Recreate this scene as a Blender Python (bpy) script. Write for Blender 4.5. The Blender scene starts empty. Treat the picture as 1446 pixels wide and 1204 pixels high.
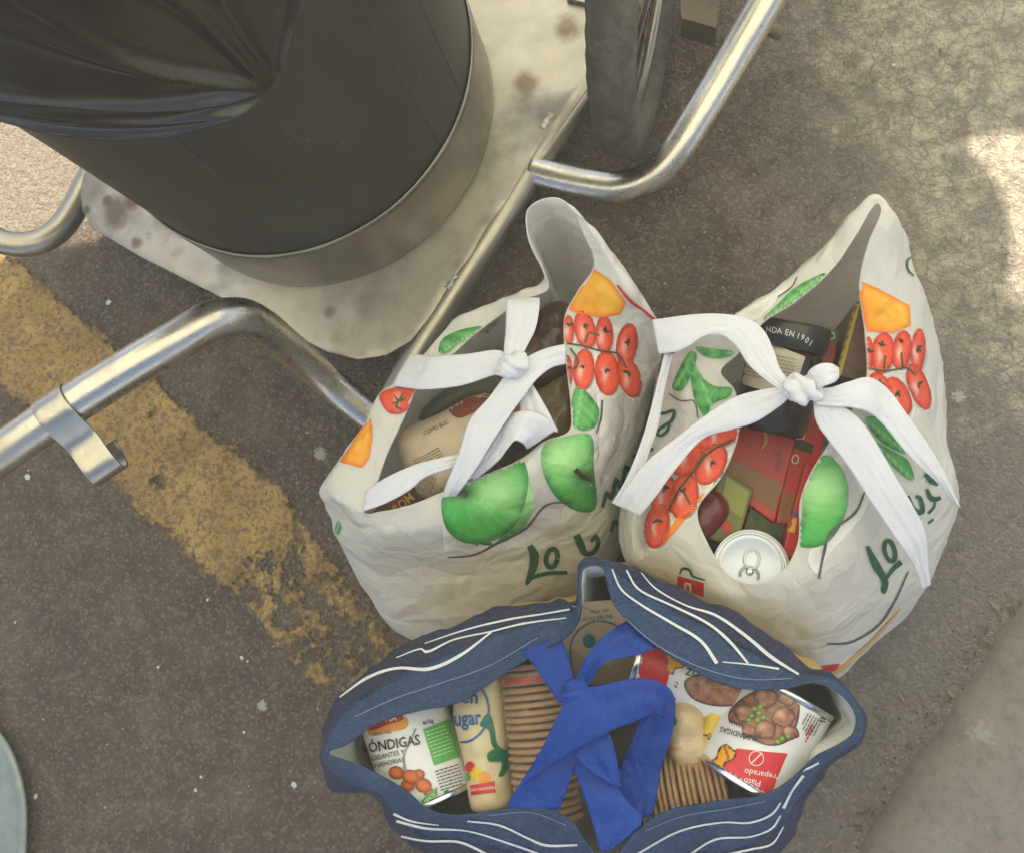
import bpy, bmesh, math, random
import numpy as np
from mathutils import Vector, Matrix, noise
from mathutils.bvhtree import BVHTree
from mathutils.geometry import delaunay_2d_cdt

random.seed(7)
S = bpy.context.scene
C = bpy.context.collection
R = math.radians

# ------------------------------------------------------------------ camera
IMW, IMH, FPX, CAMH = 1446.0, 1204.0, 1200.0, 1.40
NAD = Vector((940 - IMW / 2, 775 - IMH / 2, FPX)).normalized()      # straight down, in camera (right, down, forward)
zc = -NAD
xc = (Vector((1, 0, 0)) - zc * zc.x).normalized()
yc = zc.cross(xc)
TOW = Matrix((xc, yc, zc))                                            # camera axes -> world
CAM = Vector((0, 0, CAMH))
cr, cd, cf = (TOW @ Vector(v) for v in ((1, 0, 0), (0, 1, 0), (0, 0, 1)))
cam_d = bpy.data.cameras.new('camera')
cam_d.sensor_fit = 'HORIZONTAL'; cam_d.sensor_width = 36.0
cam_d.lens = 36.0 * FPX / IMW
cam_d.clip_start = 0.02; cam_d.clip_end = 500
cam = bpy.data.objects.new('camera', cam_d); C.objects.link(cam)
m = Matrix((cr, -cd, -cf)).transposed().to_4x4(); m.translation = CAM
cam.matrix_world = m
S.camera = cam
S.cycles.max_bounces = 7; S.cycles.diffuse_bounces = 3; S.cycles.glossy_bounces = 3; S.cycles.transparent_max_bounces = 8; S.cycles.transmission_bounces = 3
S.cycles.adaptive_threshold = 0.03; S.cycles.volume_bounces = 2

# ------------------------------------------------------------------ sky, sun, exposure
SUN_EL, SUN_AZ = 58.0, 12.0                                           # azimuth: degrees clockwise from +Y (away from the viewer)
w = bpy.data.worlds.new('World'); S.world = w; w.use_nodes = True
nt = w.node_tree
sky = nt.nodes.new('ShaderNodeTexSky'); sky.sky_type = 'NISHITA'; sky.sun_disc = False
sky.sun_elevation = R(SUN_EL); sky.sun_rotation = R(SUN_AZ)
nt.links.new(sky.outputs[0], nt.nodes['Background'].inputs[0])
nt.nodes['Background'].inputs[1].default_value = 0.10
sun_dir = Vector((math.sin(R(SUN_AZ)) * math.cos(R(SUN_EL)), math.cos(R(SUN_AZ)) * math.cos(R(SUN_EL)), math.sin(R(SUN_EL))))
sl = bpy.data.lights.new('sun', 'SUN'); sl.energy = 4.2; sl.angle = R(0.5); sl.color = (1, 0.92, 0.80)
so = bpy.data.objects.new('sun', sl); C.objects.link(so)
so.rotation_euler = sun_dir.to_track_quat('Z', 'Y').to_euler(); so.location = (0, 0, 8)
S.view_settings.view_transform = 'Standard'; S.view_settings.look = 'None'
S.view_settings.exposure = 1.25; S.view_settings.gamma = 1.0
S.view_settings.use_curve_mapping = False

# ------------------------------------------------------------------ helpers
def ray(px, py):
    return (cr * (px - IMW / 2) + cd * (py - IMH / 2) + cf * FPX).normalized()
def W(px, py, z=0.0):
    d = ray(px, py); return CAM + d * ((z - CAMH) / d.z)
def srgb(r, g, b):
    f = lambda c: (c / 255 / 12.92) if c / 255 <= 0.04045 else ((c / 255 + 0.055) / 1.055) ** 2.4
    return (f(r), f(g), f(b))
def mixc(a, b, t):
    t = max(0.0, min(1.0, t)); return tuple(x + (y - x) * t for x, y in zip(a, b))
def sstep(a, b, x):
    t = max(0.0, min(1.0, (x - a) / (b - a))); return t * t * (3 - 2 * t)

def thing(name, label, cat, loc, group=None):
    o = bpy.data.objects.new(name, None); o.empty_display_size = 0.05
    C.objects.link(o); o.location = loc
    o['label'] = label; o['category'] = cat
    if group: o['group'] = group
    return o
def origin(o):
    p = Vector((0, 0, 0))
    while o is not None:
        p += o.location; o = o.parent
    return p
def mesh_obj(name, verts, faces, mat, parent=None, smooth=True, cols=None, kind=None, label=None, cat=None, group=None, loc=None):
    base = origin(parent) if parent else (Vector(loc) if loc else Vector((0, 0, 0)))
    v = np.array([tuple(p) for p in verts], dtype=float)
    v = v - np.array(base)
    me = bpy.data.meshes.new(name)
    me.from_pydata(v.tolist(), [], [tuple(f) for f in faces])
    if smooth: me.polygons.foreach_set('use_smooth', [True] * len(me.polygons))
    if cols is not None:
        a = me.color_attributes.new('print', 'FLOAT_COLOR', 'POINT')
        a.data.foreach_set('color', np.array([(c[0], c[1], c[2], 1.0) for c in cols], dtype=np.float32).ravel())
    me.materials.append(mat); me.update()
    o = bpy.data.objects.new(name, me); C.objects.link(o)
    if parent: o.parent = parent
    elif loc: o.location = base
    if kind: o['kind'] = kind
    if label: o['label'] = label
    if cat: o['category'] = cat
    if group: o['group'] = group
    return o
def mod(o, kind, **kw):
    md = o.modifiers.new(kind.lower(), kind)
    for k, v in kw.items(): setattr(md, k, v)
    return md
def fix_normals(o):
    bm = bmesh.new(); bm.from_mesh(o.data); bmesh.ops.recalc_face_normals(bm, faces=bm.faces); bm.to_mesh(o.data); bm.free()
    return o

def cr_spline(P, sub, closed=False):
    P = np.array(P, dtype=float); n = len(P); out = []
    segs = n if closed else n - 1
    for i in range(segs):
        if closed: p0, p1, p2, p3 = P[(i - 1) % n], P[i], P[(i + 1) % n], P[(i + 2) % n]
        else: p0, p1, p2, p3 = P[max(i - 1, 0)], P[i], P[i + 1], P[min(i + 2, n - 1)]
        d = [max(np.linalg.norm(b - a), 1e-6) ** 0.5 for a, b in ((p0, p1), (p1, p2), (p2, p3))]
        d0, d1, d2 = d
        m1 = (p2 - p1) if d0 < 2e-3 else d1 * ((p1 - p0) / d0 - (p2 - p0) / (d0 + d1) + (p2 - p1) / d1)
        m2 = (p2 - p1) if d2 < 2e-3 else d1 * ((p2 - p1) / d1 - (p3 - p1) / (d1 + d2) + (p3 - p2) / d2)
        for k in range(sub):
            t = k / sub
            out.append((2*t**3 - 3*t**2 + 1) * p1 + (t**3 - 2*t**2 + t) * m1 + (-2*t**3 + 3*t**2) * p2 + (t**3 - t**2) * m2)
    if not closed: out.append(P[-1])
    return np.array(out)

def grid_faces(n, k, closed):
    F = []
    for i in range(n if closed else n - 1):
        j = (i + 1) % n
        for q in range(k - 1):
            F.append((i * k + q, j * k + q, j * k + q + 1, i * k + q + 1))
    return F

def tube(path, rad, seg=20, sub=8, cap=True):
    pts = cr_spline([tuple(p) for p in path], sub)
    rads = rad if hasattr(rad, '__len__') else None
    V, F = [], []
    t0 = Vector(pts[1] - pts[0]).normalized()
    nrm = t0.orthogonal().normalized()
    for i, p in enumerate(pts):
        t = Vector(pts[min(i + 1, len(pts) - 1)] - pts[max(i - 1, 0)]).normalized()
        nrm = (nrm - t * nrm.dot(t)).normalized(); b = t.cross(nrm)
        r = rad if rads is None else np.interp(i / (len(pts) - 1), np.linspace(0, 1, len(rads)), rads)
        for s in range(seg):
            a = 2 * math.pi * s / seg
            V.append(Vector(p) + nrm * (r * math.cos(a)) + b * (r * math.sin(a)))
    n = len(pts)
    for i in range(n - 1):
        for s in range(seg):
            F.append((i * seg + s, i * seg + (s + 1) % seg, (i + 1) * seg + (s + 1) % seg, (i + 1) * seg + s))
    if cap:
        F.append(tuple(range(seg - 1, -1, -1))); F.append(tuple((n - 1) * seg + s for s in range(seg)))
    return V, F

def lathe(profile, a, b, seg=40):
    """profile: (radius, t) with t in metres from a towards b"""
    a, b = Vector(a), Vector(b); ax = (b - a).normalized(); u = ax.orthogonal().normalized(); v = ax.cross(u)
    V, F = [], []
    for r, t in profile:
        for s in range(seg):
            an = 2 * math.pi * s / seg
            V.append(a + ax * t + (u * math.cos(an) + v * math.sin(an)) * r)
    for i in range(len(profile) - 1):
        for s in range(seg):
            F.append((i * seg + s, i * seg + (s + 1) % seg, (i + 1) * seg + (s + 1) % seg, (i + 1) * seg + s))
    F.append(tuple(range(seg - 1, -1, -1))); F.append(tuple((len(profile) - 1) * seg + s for s in range(seg)))
    return V, F

def pip(x, y, poly):
    c = False; n = len(poly); j = n - 1
    for i in range(n):
        xi, yi = poly[i]; xj, yj = poly[j]
        if (yi > y) != (yj > y) and x < (xj - xi) * (y - yi) / (yj - yi) + xi: c = not c
        j = i
    return c
def dist_poly(x, y, poly):
    best = 1e9; n = len(poly)
    for i in range(n):
        ax, ay = poly[i]; bx, by = poly[(i + 1) % n]
        dx, dy = bx - ax, by - ay; L = dx * dx + dy * dy
        t = 0 if L == 0 else max(0, min(1, ((x - ax) * dx + (y - ay) * dy) / L))
        best = min(best, (x - ax - t * dx) ** 2 + (y - ay - t * dy) ** 2)
    return math.sqrt(best)
def densify(poly, sp):
    out = []
    for i in range(len(poly)):
        a, b = poly[i], poly[(i + 1) % len(poly)]
        k = max(1, int(math.hypot(b[0] - a[0], b[1] - a[1]) / sp))
        out += [(a[0] + (b[0] - a[0]) * q / k, a[1] + (b[1] - a[1]) * q / k) for q in range(k)]
    return out
def smooth_poly(poly, sub=5):
    return [tuple(p) for p in cr_spline(poly, sub, True)]
def fill2d(poly, sp):
    b = densify(poly, sp)
    xs = [p[0] for p in b]; ys = [p[1] for p in b]
    inner = []
    y = min(ys) + sp / 2; row = 0
    while y < max(ys):
        x = min(xs) + (sp / 2 if row % 2 else sp)
        while x < max(xs):
            if pip(x, y, b) and dist_poly(x, y, poly) > sp * 0.45: inner.append((x, y))
            x += sp
        y += sp * 0.87; row += 1
    co = [Vector(p) for p in b] + [Vector(p) for p in inner]
    vs, es, fs, *_ = delaunay_2d_cdt(co, [], [list(range(len(b)))], 1, 1e-4)
    return vs, fs

def project(vs, fs, bvh, off=0.0012, maxjump=0.03, one=False):
    pos, ok, dep = [], [], []
    for v in vs:
        d = ray(v[0], v[1]); h, n, i, t = bvh.ray_cast(CAM, d)
        if h is None: pos.append(Vector((0, 0, 0))); ok.append(False); dep.append(0); continue
        if n.dot(d) > 0: n = -n
        pos.append(h + n * off * 0.5 - d * off * 0.7); ok.append(True); dep.append(t)
    F = []
    for f in fs:
        if all(ok[i] for i in f) and max(dep[i] for i in f) - min(dep[i] for i in f) < maxjump: F.append(tuple(f))
    if one and F:                                                   # keep the largest connected piece
        par = list(range(len(vs)))
        def find(i):
            while par[i] != i: par[i] = par[par[i]]; i = par[i]
            return i
        for f in F:
            for i in f[1:]: par[find(i)] = find(f[0])
        cnt = {}
        for f in F: cnt[find(f[0])] = cnt.get(find(f[0]), 0) + 1
        best = max(cnt, key=cnt.get); F = [f for f in F if find(f[0]) == best]
    used = sorted({i for f in F for i in f}); mp = {o: k for k, o in enumerate(used)}
    return [pos[i] for i in used], [tuple(mp[i] for i in f) for f in F], used

def decal(name, parent, bvh, poly, mat, col=None, sp=5.0, off=0.0012, smooth=True):
    if smooth: poly = smooth_poly(poly, 4)
    vs, fs = fill2d(poly, sp)
    P, F, used = project(vs, fs, bvh, off, one=True)
    if not F: return None
    cols = None
    if col is not None:
        cols = [col(vs[i][0], vs[i][1], poly) if callable(col) else col for i in used]
    return mesh_obj(name, P, F, mat, parent, cols=cols)

def stroke_poly(pts, widths, sub=5):
    P = cr_spline(pts, sub)
    if not hasattr(widths, '__len__'): widths = [widths] * len(pts)
    wd = np.interp(np.linspace(0, 1, len(P)), np.linspace(0, 1, len(widths)), widths)
    Lf, Rt = [], []
    for i, p in enumerate(P):
        t = P[min(i + 1, len(P) - 1)] - P[max(i - 1, 0)]; t = t / (np.linalg.norm(t) + 1e-9)
        n = np.array((-t[1], t[0])) * wd[i] / 2
        Lf.append(p + n); Rt.append(p - n)
    return Lf, Rt
def stroke(name, parent, bvh, pts, widths, mat, col=None, sub=6, off=0.0016):
    """one painted line or several, joined into one print"""
    if isinstance(pts[0], list):
        for p, wd in zip(pts, widths): stroke(name, parent, bvh, p, wd, mat, col, sub, off)
        return
    pts = [pts]; widths = [widths]
    V2, F2 = [], []
    for p, wd in zip(pts, widths):
        L, Rr = stroke_poly(p, wd, sub); b = len(V2)
        for a, c in zip(L, Rr): V2 += [a, (a + c) / 2, c]
        for i in range(len(L) - 1):
            q = b + i * 3
            F2 += [(q, q + 3, q + 4, q + 1), (q + 1, q + 4, q + 5, q + 2)]
    P, F, used = project(V2, F2, bvh, off, one=True)
    if not F: return None
    cols = [col] * len(P) if col is not None else None
    return mesh_obj(name, P, F, mat, parent, cols=cols)

_font = {}
def text_mesh(s, bold=0.0):
    if (s, bold) in _font: return _font[(s, bold)]
    cu = bpy.data.curves.new('t', 'FONT'); cu.body = s; cu.size = 1.0; cu.align_x = 'CENTER'; cu.align_y = 'CENTER'; cu.offset = bold
    cu.resolution_u = 2
    o = bpy.data.objects.new('t', cu); C.objects.link(o)
    dg = bpy.context.evaluated_depsgraph_get(); dg.update()
    me = o.evaluated_get(dg).to_mesh()
    V = [(v.co.x, v.co.y) for v in me.vertices]; F = [tuple(p.vertices) for p in me.polygons]
    o.evaluated_get(dg).to_mesh_clear()
    bpy.data.objects.remove(o); bpy.data.curves.remove(cu)
    _font[(s, bold)] = (V, F); return V, F
def text_decal(name, parent, bvh, lines, mat, off=0.0018):
    """lines: (string, cx, cy, size_px, angle_deg, colour[, squeeze, bold]) joined into one print"""
    V2, F2, cl = [], [], []
    for ln in lines:
        s, cx, cy, size, ang, colr = ln[:6]; sq = ln[6] if len(ln) > 6 else 1.0; bold = ln[7] if len(ln) > 7 else 0.0
        V, F = text_mesh(s, bold); ca, sa = math.cos(R(ang)), math.sin(R(ang)); b = len(V2)
        for x, y in V:
            x *= size * sq; y *= -size
            V2.append((cx + x * ca - y * sa, cy + x * sa + y * ca)); cl.append(colr)
        F2 += [tuple(b + i for i in f) for f in F]
    P, F, used = project(V2, F2, bvh, off)
    if not F: return None
    return mesh_obj(name, P, F, mat, parent, smooth=False, cols=[cl[i] for i in used], kind='stuff')

def bvh_of(V, F):
    return BVHTree.FromPolygons([Vector(v) for v in V], [tuple(f) for f in F])
def bvh_obj(o):
    b = origin(o)
    return bvh_of([v.co + b for v in o.data.vertices], [p.vertices for p in o.data.polygons])

def strap(name, parent, left, right, zs, mat, sub=9, cross=17, camber=0.0008, thick=0.0009, wr=0.0019):
    """a woven tape through pixel edges: left/right edge points with heights"""
    A, B = [], []
    for i in range(len(left)):
        z = zs[i] if hasattr(zs, '__len__') else zs
        zl, zr = z if hasattr(z, '__len__') else (z, z)
        A.append(tuple(W(*left[i], zl))); B.append(tuple(W(*right[i], zr)))
    A, B = cr_spline(A, sub), cr_spline(B, sub)
    V = []; seed = (left[0][0] * 0.37) % 50
    wid = [(Vector(a) - Vector(b)).length for a, b in zip(A, B)]; wmax = max(wid)
    L = 0.0
    for i in range(len(A)):
        a, b = Vector(A[i]), Vector(B[i])
        if i: L += (a + b - Vector(A[i - 1]) - Vector(B[i - 1])).length / 2
        gather = 0.7 + 1.6 * (1 - wid[i] / wmax)
        for q in range(cross):
            t = q / (cross - 1)
            p = a.lerp(b, t)
            f = noise.noise(Vector((t * 2.2 + seed, L * 14, seed))) + gather * 0.75 * (0.5 - abs(noise.noise(Vector((t * 4.5 + seed, L * 9, 3.3))))) * 1.6
            f += 0.35 * (1 - 2 * abs(noise.noise(Vector((t * 2 + L * 30 + seed, L * 45 - t * 2, 8)))))
            edge = math.sin(math.pi * t) ** 0.6
            p.z += camber * edge + wr * f * (0.30 + edge)
            V.append(p)
    o = mesh_obj(name, V, grid_faces(len(A), cross, False), mat, parent)
    mod(o, 'SOLIDIFY', thickness=thick, offset=0)
    return o

def pillow(name, poly, z, bulge, depth, mat, parent=None, sp=6.0, edge=14.0, wr=0.002, smooth=True, inset=0.0, col=None, cr_=0.0015, **kw):
    """a soft or boxy packet: a domed top over an outline, walls straight down"""
    if smooth: poly = smooth_poly(poly, 4)
    vs, fs = fill2d(poly, sp)
    zf = z if callable(z) else (lambda x, y: z)
    V = []; nb = len(densify(poly, sp))
    seed = poly[0][0] * 0.1
    for v in vs:
        d = dist_poly(v[0], v[1], poly)
        h = bulge * (1 - (1 - min(d / edge, 1)) ** 2) ** 0.5
        p = W(v[0], v[1], zf(v[0], v[1])); 
        f = noise.noise(p * 38 + Vector((seed, 0, 0))) + 0.5 * abs(noise.noise(p * 75))
        p.z += h + wr * f * min(1, d / 8)
        V.append(p)
    F = [tuple(f) for f in fs]
    # boundary loop
    cnt = {}
    for f in F:
        for a, b in zip(f, f[1:] + f[:1]): cnt[(a, b)] = 1
    bd = [(a, b) for (a, b) in cnt if (b, a) not in cnt]
    low = {}
    c = sum(V, Vector()) / len(V)
    for a, b in bd:
        for i in (a, b):
            if i not in low:
                p = V[i].copy(); p.z -= depth
                p.x += (c.x - p.x) * inset; p.y += (c.y - p.y) * inset
                low[i] = len(V); V.append(p)
    for a, b in bd: F.append((b, a, low[a], low[b]))
    nxt = {a: b for a, b in bd}
    st = bd[0][0]; loop = [st]; k = nxt[st]
    while k != st and len(loop) < len(bd) + 2: loop.append(k); k = nxt.get(k, st)
    F.append(tuple(low[i] for i in loop))
    if parent is None and 'loc' not in kw: kw['loc'] = (c.x, c.y, min(v.z for v in V))
    cols = None
    o = mesh_obj(name, V, F, mat, parent, **kw)
    return fix_normals(o)

# ------------------------------------------------------------------ materials
class NT:
    def __init__(s, name):
        s.m = bpy.data.materials.new(name); s.m.use_nodes = True
        s.t = s.m.node_tree; s.b = s.t.nodes['Principled BSDF']; s.out = s.t.nodes['Material Output']
    def n(s, kind, **kw):
        x = s.t.nodes.new('ShaderNode' + kind)
        for k, v in kw.items():
            if k in x.inputs: x.inputs[k].default_value = v
            else: setattr(x, k, v)
        return x
    def l(s, a, b): s.t.links.new(a, b)
    def coord(s, out='Object'): return s.n('TexCoord').outputs[out]
    def noise(s, co, scale, detail=4, rough=0.55, dist=0.0):
        x = s.n('TexNoise'); x.inputs['Scale'].default_value = scale; x.inputs['Detail'].default_value = detail
        x.inputs['Roughness'].default_value = rough; x.inputs['Distortion'].default_value = dist
        s.l(co, x.inputs['Vector']); return x.outputs['Fac']
    def vor(s, co, scale, feature='F1', out='Distance', rnd=1.0):
        key = (id(co), scale, feature); c = s.__dict__.setdefault('cache', {})
        if key in c: return c[key].outputs[out]
        x = s.n('TexVoronoi'); x.feature = feature; x.inputs['Scale'].default_value = scale; x.inputs['Randomness'].default_value = rnd
        s.l(co, x.inputs['Vector']); c[key] = x; return x.outputs[out]
    def ramp(s, fac, stops):
        x = s.n('ValToRGB'); e = x.color_ramp.elements
        while len(e) < len(stops): e.new(0.5)
        for i, (p, c) in enumerate(stops):
            e[i].position = p; e[i].color = (*c, 1) if len(c) == 3 else c
        s.l(fac, x.inputs[0]); return x.outputs[0]
    def rampv(s, fac, stops): return s.ramp(fac, [(p, (v, v, v)) for p, v in stops])
    def mix(s, fac, a, b, mode='MIX'):
        x = s.n('MixRGB', blend_type=mode)
        for i, v in enumerate((fac, a, b)):
            if hasattr(v, 'is_output'): s.l(v, x.inputs[i])
            elif hasattr(v, '__len__'): x.inputs[i].default_value = (*v[:3], 1)
            else: x.inputs[i].default_value = v
        return x.outputs[0]
    def math(s, op, a, b=None, clamp=False):
        x = s.n('Math', operation=op); x.use_clamp = clamp
        for i, v in enumerate((a, b)):
            if v is None: continue
            if hasattr(v, 'is_output'): s.l(v, x.inputs[i])
            else: x.inputs[i].default_value = v
        return x.outputs[0]
    def mapping(s, co, scale=(1, 1, 1), rot=(0, 0, 0), loc=(0, 0, 0)):
        x = s.n('Mapping'); x.inputs['Scale'].default_value = scale; x.inputs['Rotation'].default_value = rot; x.inputs['Location'].default_value = loc
        s.l(co, x.inputs['Vector']); return x.outputs[0]
    def bump(s, h, strength, distance, prev=None):
        x = s.n('Bump'); x.inputs['Strength'].default_value = strength; x.inputs['Distance'].default_value = distance
        s.l(h, x.inputs['Height'])
        if prev is not None: s.l(prev, x.inputs['Normal'])
        return x.outputs[0]
    def set(s, **kw):
        names = dict(color='Base Color', rough='Roughness', metal='Metallic', normal='Normal', spec='Specular IOR Level', trans='Transmission Weight', alpha='Alpha', coat='Coat Weight', sheen='Sheen Weight')
        for k, v in kw.items():
            i = s.b.inputs[names[k]]
            if hasattr(v, 'is_output'): s.l(v, i)
            elif hasattr(v, '__len__'): i.default_value = (*v[:3], 1)
            else: i.default_value = v
        return s

def fabric_bump(t, co, crumple=1.0, weave=True):
    """creased cloth: soft swells, and facets that meet in sharp folds"""
    nz = t.n('TexNoise'); nz.inputs['Scale'].default_value = 9; nz.inputs['Detail'].default_value = 2; t.l(co, nz.inputs['Vector'])
    wp = t.mix(0.10, co, nz.outputs['Color'], 'ADD')
    v1 = t.vor(t.mapping(wp, (1, 1, 1.4), (0.3, 0.5, 0.2)), 7, 'DISTANCE_TO_EDGE')
    v2 = t.vor(t.mapping(wp, (1.5, 0.8, 1.6), (0.1, 0.9, 0.7)), 16, 'DISTANCE_TO_EDGE')
    h = t.math('ADD', t.math('MULTIPLY', v1, 1.0), t.math('MULTIPLY', v2, 0.40))
    if weave: h = t.math('ADD', h, t.math('MULTIPLY', t.noise(co, 620, 1), 0.045))
    return t.bump(h, 0.62 * crumple, 0.022)

def make_fabric(name, color, rough=0.62, crumple=1.0, dirty=0.12, sub=0.0):
    t = NT(name); co = t.coord()
    n = t.noise(co, 7, 4); n2 = t.noise(co, 60, 3)
    c = t.mix(t.rampv(n, [(0.35, 0), (0.7, dirty)]), color, tuple(x * 0.72 for x in color))
    c = t.mix(t.rampv(n2, [(0.4, 0), (0.75, dirty * 0.7)]), c, tuple(x * 0.8 for x in color))
    nb = fabric_bump(t, co, crumple)
    t.set(color=c, rough=rough, spec=0.3, normal=nb)
    if sub:                                                          # thin woven plastic lets light through
        tr = t.n('BsdfTranslucent'); t.l(c, tr.inputs[0]); t.l(nb, tr.inputs['Normal'])
        mx = t.n('MixShader'); mx.inputs[0].default_value = sub
        t.l(t.b.outputs[0], mx.inputs[1]); t.l(tr.outputs[0], mx.inputs[2]); t.l(mx.outputs[0], t.out.inputs[0])
    return t.m
def make_print(name, rough=0.5, crumple=1.0, fab=True, grain=0.18, sub=0.0):
    t = NT(name); a = t.n('VertexColor'); a.layer_name = 'print'; co = t.coord()
    n = t.noise(co, 55, 4); n2 = t.noise(co, 260, 2)
    c = t.mix(t.rampv(n, [(0.3, grain), (0.7, 0)]), a.outputs[0], t.mix(1.0, a.outputs[0], (0.66, 0.66, 0.66), 'MULTIPLY'))
    c = t.mix(t.rampv(n2, [(0.52, 0), (0.8, grain * 0.8)]), c, t.mix(0.5, a.outputs[0], (1, 1, 1)))
    t.set(color=c, rough=rough, spec=0.35)
    if fab: t.set(normal=fabric_bump(t, co, crumple))
    if sub:
        tr = t.n('BsdfTranslucent'); t.l(c, tr.inputs[0])
        mx = t.n('MixShader'); mx.inputs[0].default_value = sub
        t.l(t.b.outputs[0], mx.inputs[1]); t.l(tr.outputs[0], mx.inputs[2]); t.l(mx.outputs[0], t.out.inputs[0])
    return t.m
def make_plain(name, color, rough=0.5, metal=0.0, var=0.25, scale=25, bump=0.0, bscale=80, spec=0.5, alpha=None, coat=None):
    t = NT(name); co = t.coord()
    n = t.noise(co, scale, 5, 0.6)
    c = t.mix(t.rampv(n, [(0.3, 0), (0.75, 1)]), color, tuple(x * (1 - var) for x in color))
    t.set(color=c, metal=metal, spec=spec, rough=t.math('MULTIPLY_ADD', n, 0.25)) if False else t.set(color=c, metal=metal, spec=spec, rough=rough)
    if bump: t.set(normal=t.bump(t.noise(co, bscale, 4), bump, 0.004))
    if coat: t.set(coat=coat)
    return t.m

def steel(name, base, rough, dirt=0.3, dscale=9, brushed=None, blotch=(0.20, 0.14, 0.09), pale=0.0, stains=()):
    t = NT(name); co = t.coord()
    n = t.noise(co, dscale, 6, 0.62); n2 = t.noise(co, dscale * 5, 4, 0.6)
    spots = t.vor(co, dscale * 2.3)
    sp = t.rampv(spots, [(0.06, 1), (0.16, 0)])
    sp = t.math('MULTIPLY', sp, t.rampv(n, [(0.5, 0), (0.62, 1)]))
    c = t.mix(t.rampv(n2, [(0.3, 0), (0.8, 0.35)]), base, tuple(x * 0.7 for x in base))
    dm = t.math('MULTIPLY', t.math('ADD', t.rampv(n, [(0.52, 0), (0.72, 1)]), sp, True), dirt)
    c = t.mix(dm, c, blotch)
    for (q, rad) in stains:
        x = t.n('VectorMath', operation='DISTANCE'); t.l(co, x.inputs[0]); x.inputs[1].default_value = q
        dd = t.math('ADD', x.outputs['Value'], t.math('MULTIPLY', t.math('SUBTRACT', n2, 0.5), rad * 1.6))
        c = t.mix(t.math('MULTIPLY', t.rampv(t.math('DIVIDE', dd, rad), [(0.35, 1), (1.0, 0)]), 0.75), c, srgb(92, 72, 56))
    if pale: c = t.mix(t.math('MULTIPLY', t.rampv(t.noise(co, dscale * 1.7, 5), [(0.5, 0), (0.66, 1)]), pale), c, (0.62, 0.64, 0.62))
    met = t.math('SUBTRACT', 1.0, t.math('MULTIPLY', dm, 0.8))
    ro = t.math('ADD', t.math('MULTIPLY', n2, 0.22), rough - 0.1)
    ro = t.math('ADD', ro, t.math('MULTIPLY', dm, 0.3), True)
    t.set(color=c, metal=met, rough=ro)
    bn = t.bump(t.noise(co, 30, 3), 0.10, 0.003)
    if brushed:
        bn = t.bump(t.noise(t.mapping(co, brushed), 30, 3), 0.10, 0.0012, bn)
    t.set(normal=bn)
    return t.m

M = {}
M['bag'] = make_fabric('woven white', (0.90, 0.86, 0.78), 0.40, 1.1, 0.12, 0.44)
M['bag2'] = make_fabric('woven white warm', (0.90, 0.86, 0.78), 0.40, 1.1, 0.10, 0.44)
M['tape'] = make_fabric('white tape', (0.76, 0.74, 0.77), 0.75, 0.4, 0.12, 0.15)
M['print'] = make_print('bag print', 0.38, 1.1, True, 0.12, 0.15)
M['label'] = make_print('label print', 0.32, 0.3, True, 0.10)
M['navy'] = make_fabric('navy cloth', srgb(50, 55, 76), 0.85, 1.0, 0.5)
def denim(name, color, worn, sub=0.0, rib=0.0):
    t = NT(name); co = t.coord()
    n = t.noise(co, 9, 3, 0.6); th = t.noise(t.mapping(co, (1, 5, 1), (0, 0, 0.7)), 150, 2, 0.7); fl = t.noise(co, 330, 2, 0.7)
    c = t.mix(t.rampv(n, [(0.32, 0), (0.70, 0.8)]), color, tuple(x * 0.62 for x in color))
    c = t.mix(t.rampv(th, [(0.42, 0), (0.72, 0.45)]), c, worn)
    c = t.mix(t.rampv(fl, [(0.60, 0), (0.78, 0.45)]), c, worn)
    nb = fabric_bump(t, co, 1.1, False)
    w = t.n('TexWave'); w.inputs['Scale'].default_value = 170; w.inputs['Distortion'].default_value = 1.5; t.l(t.mapping(co, (1, 1, 1), (0.2, 0.3, 0.8)), w.inputs['Vector'])
    nb = t.bump(w.outputs['Fac'], 0.35, 0.0012, nb)
    t.set(color=c, rough=0.82 if not rib else 0.5, spec=0.3, normal=nb)
    return t.m
M['hem'] = make_fabric('steel blue hem', srgb(62, 84, 112), 0.85, 1.0, 0.6)
M['navyprint'] = make_print('stripe print', 0.8, 1.0, True, 0.25)
M['bluetape'] = make_fabric('blue tape', srgb(30, 70, 162), 0.5, 0.6, 0.45, 0.1)
M['navy'] = denim('navy cloth', srgb(44, 48, 68), srgb(76, 82, 104)); M['hem'] = denim('steel blue cloth', srgb(46, 64, 94), srgb(84, 104, 132)); M['bluetape'] = denim('blue tape', srgb(10, 56, 146), srgb(30, 84, 172), 0, 1)
M['kraft'] = make_fabric('yellow kraft', srgb(196, 164, 96), 0.6, 0.9, 0.25)
M['lining'] = make_fabric('white lining', (0.66, 0.64, 0.60), 0.6, 0.8, 0.2)
M['tube'] = steel('tube steel', (0.56, 0.52, 0.46), 0.27, 0.35, 11)
M['oldtube'] = steel('dirty tube steel', (0.40, 0.36, 0.30), 0.36, 0.55, 9)
M['plate'] = steel('plate steel', (0.43, 0.385, 0.33), 0.42, 0.8, 6, (1, 0.1, 1), (0.14, 0.10, 0.07), 0.14, [(W(px, py, 0.14) - W(500, 300, 0), rad) for px, py, rad in ((165, 296, 0.035), (150, 282, 0.012), (184, 286, 0.02), (193, 343, 0.012), (740, 120, 0.03), (800, 40, 0.03), (465, 440, 0.014), (122, 296, 0.01))])
M['collar'] = steel('collar steel', (0.33, 0.30, 0.245), 0.40, 0.35, 5, (1, 1, 0.06))
M['hook'] = steel('hook steel', (0.46, 0.42, 0.36), 0.30, 0.2, 20)

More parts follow.
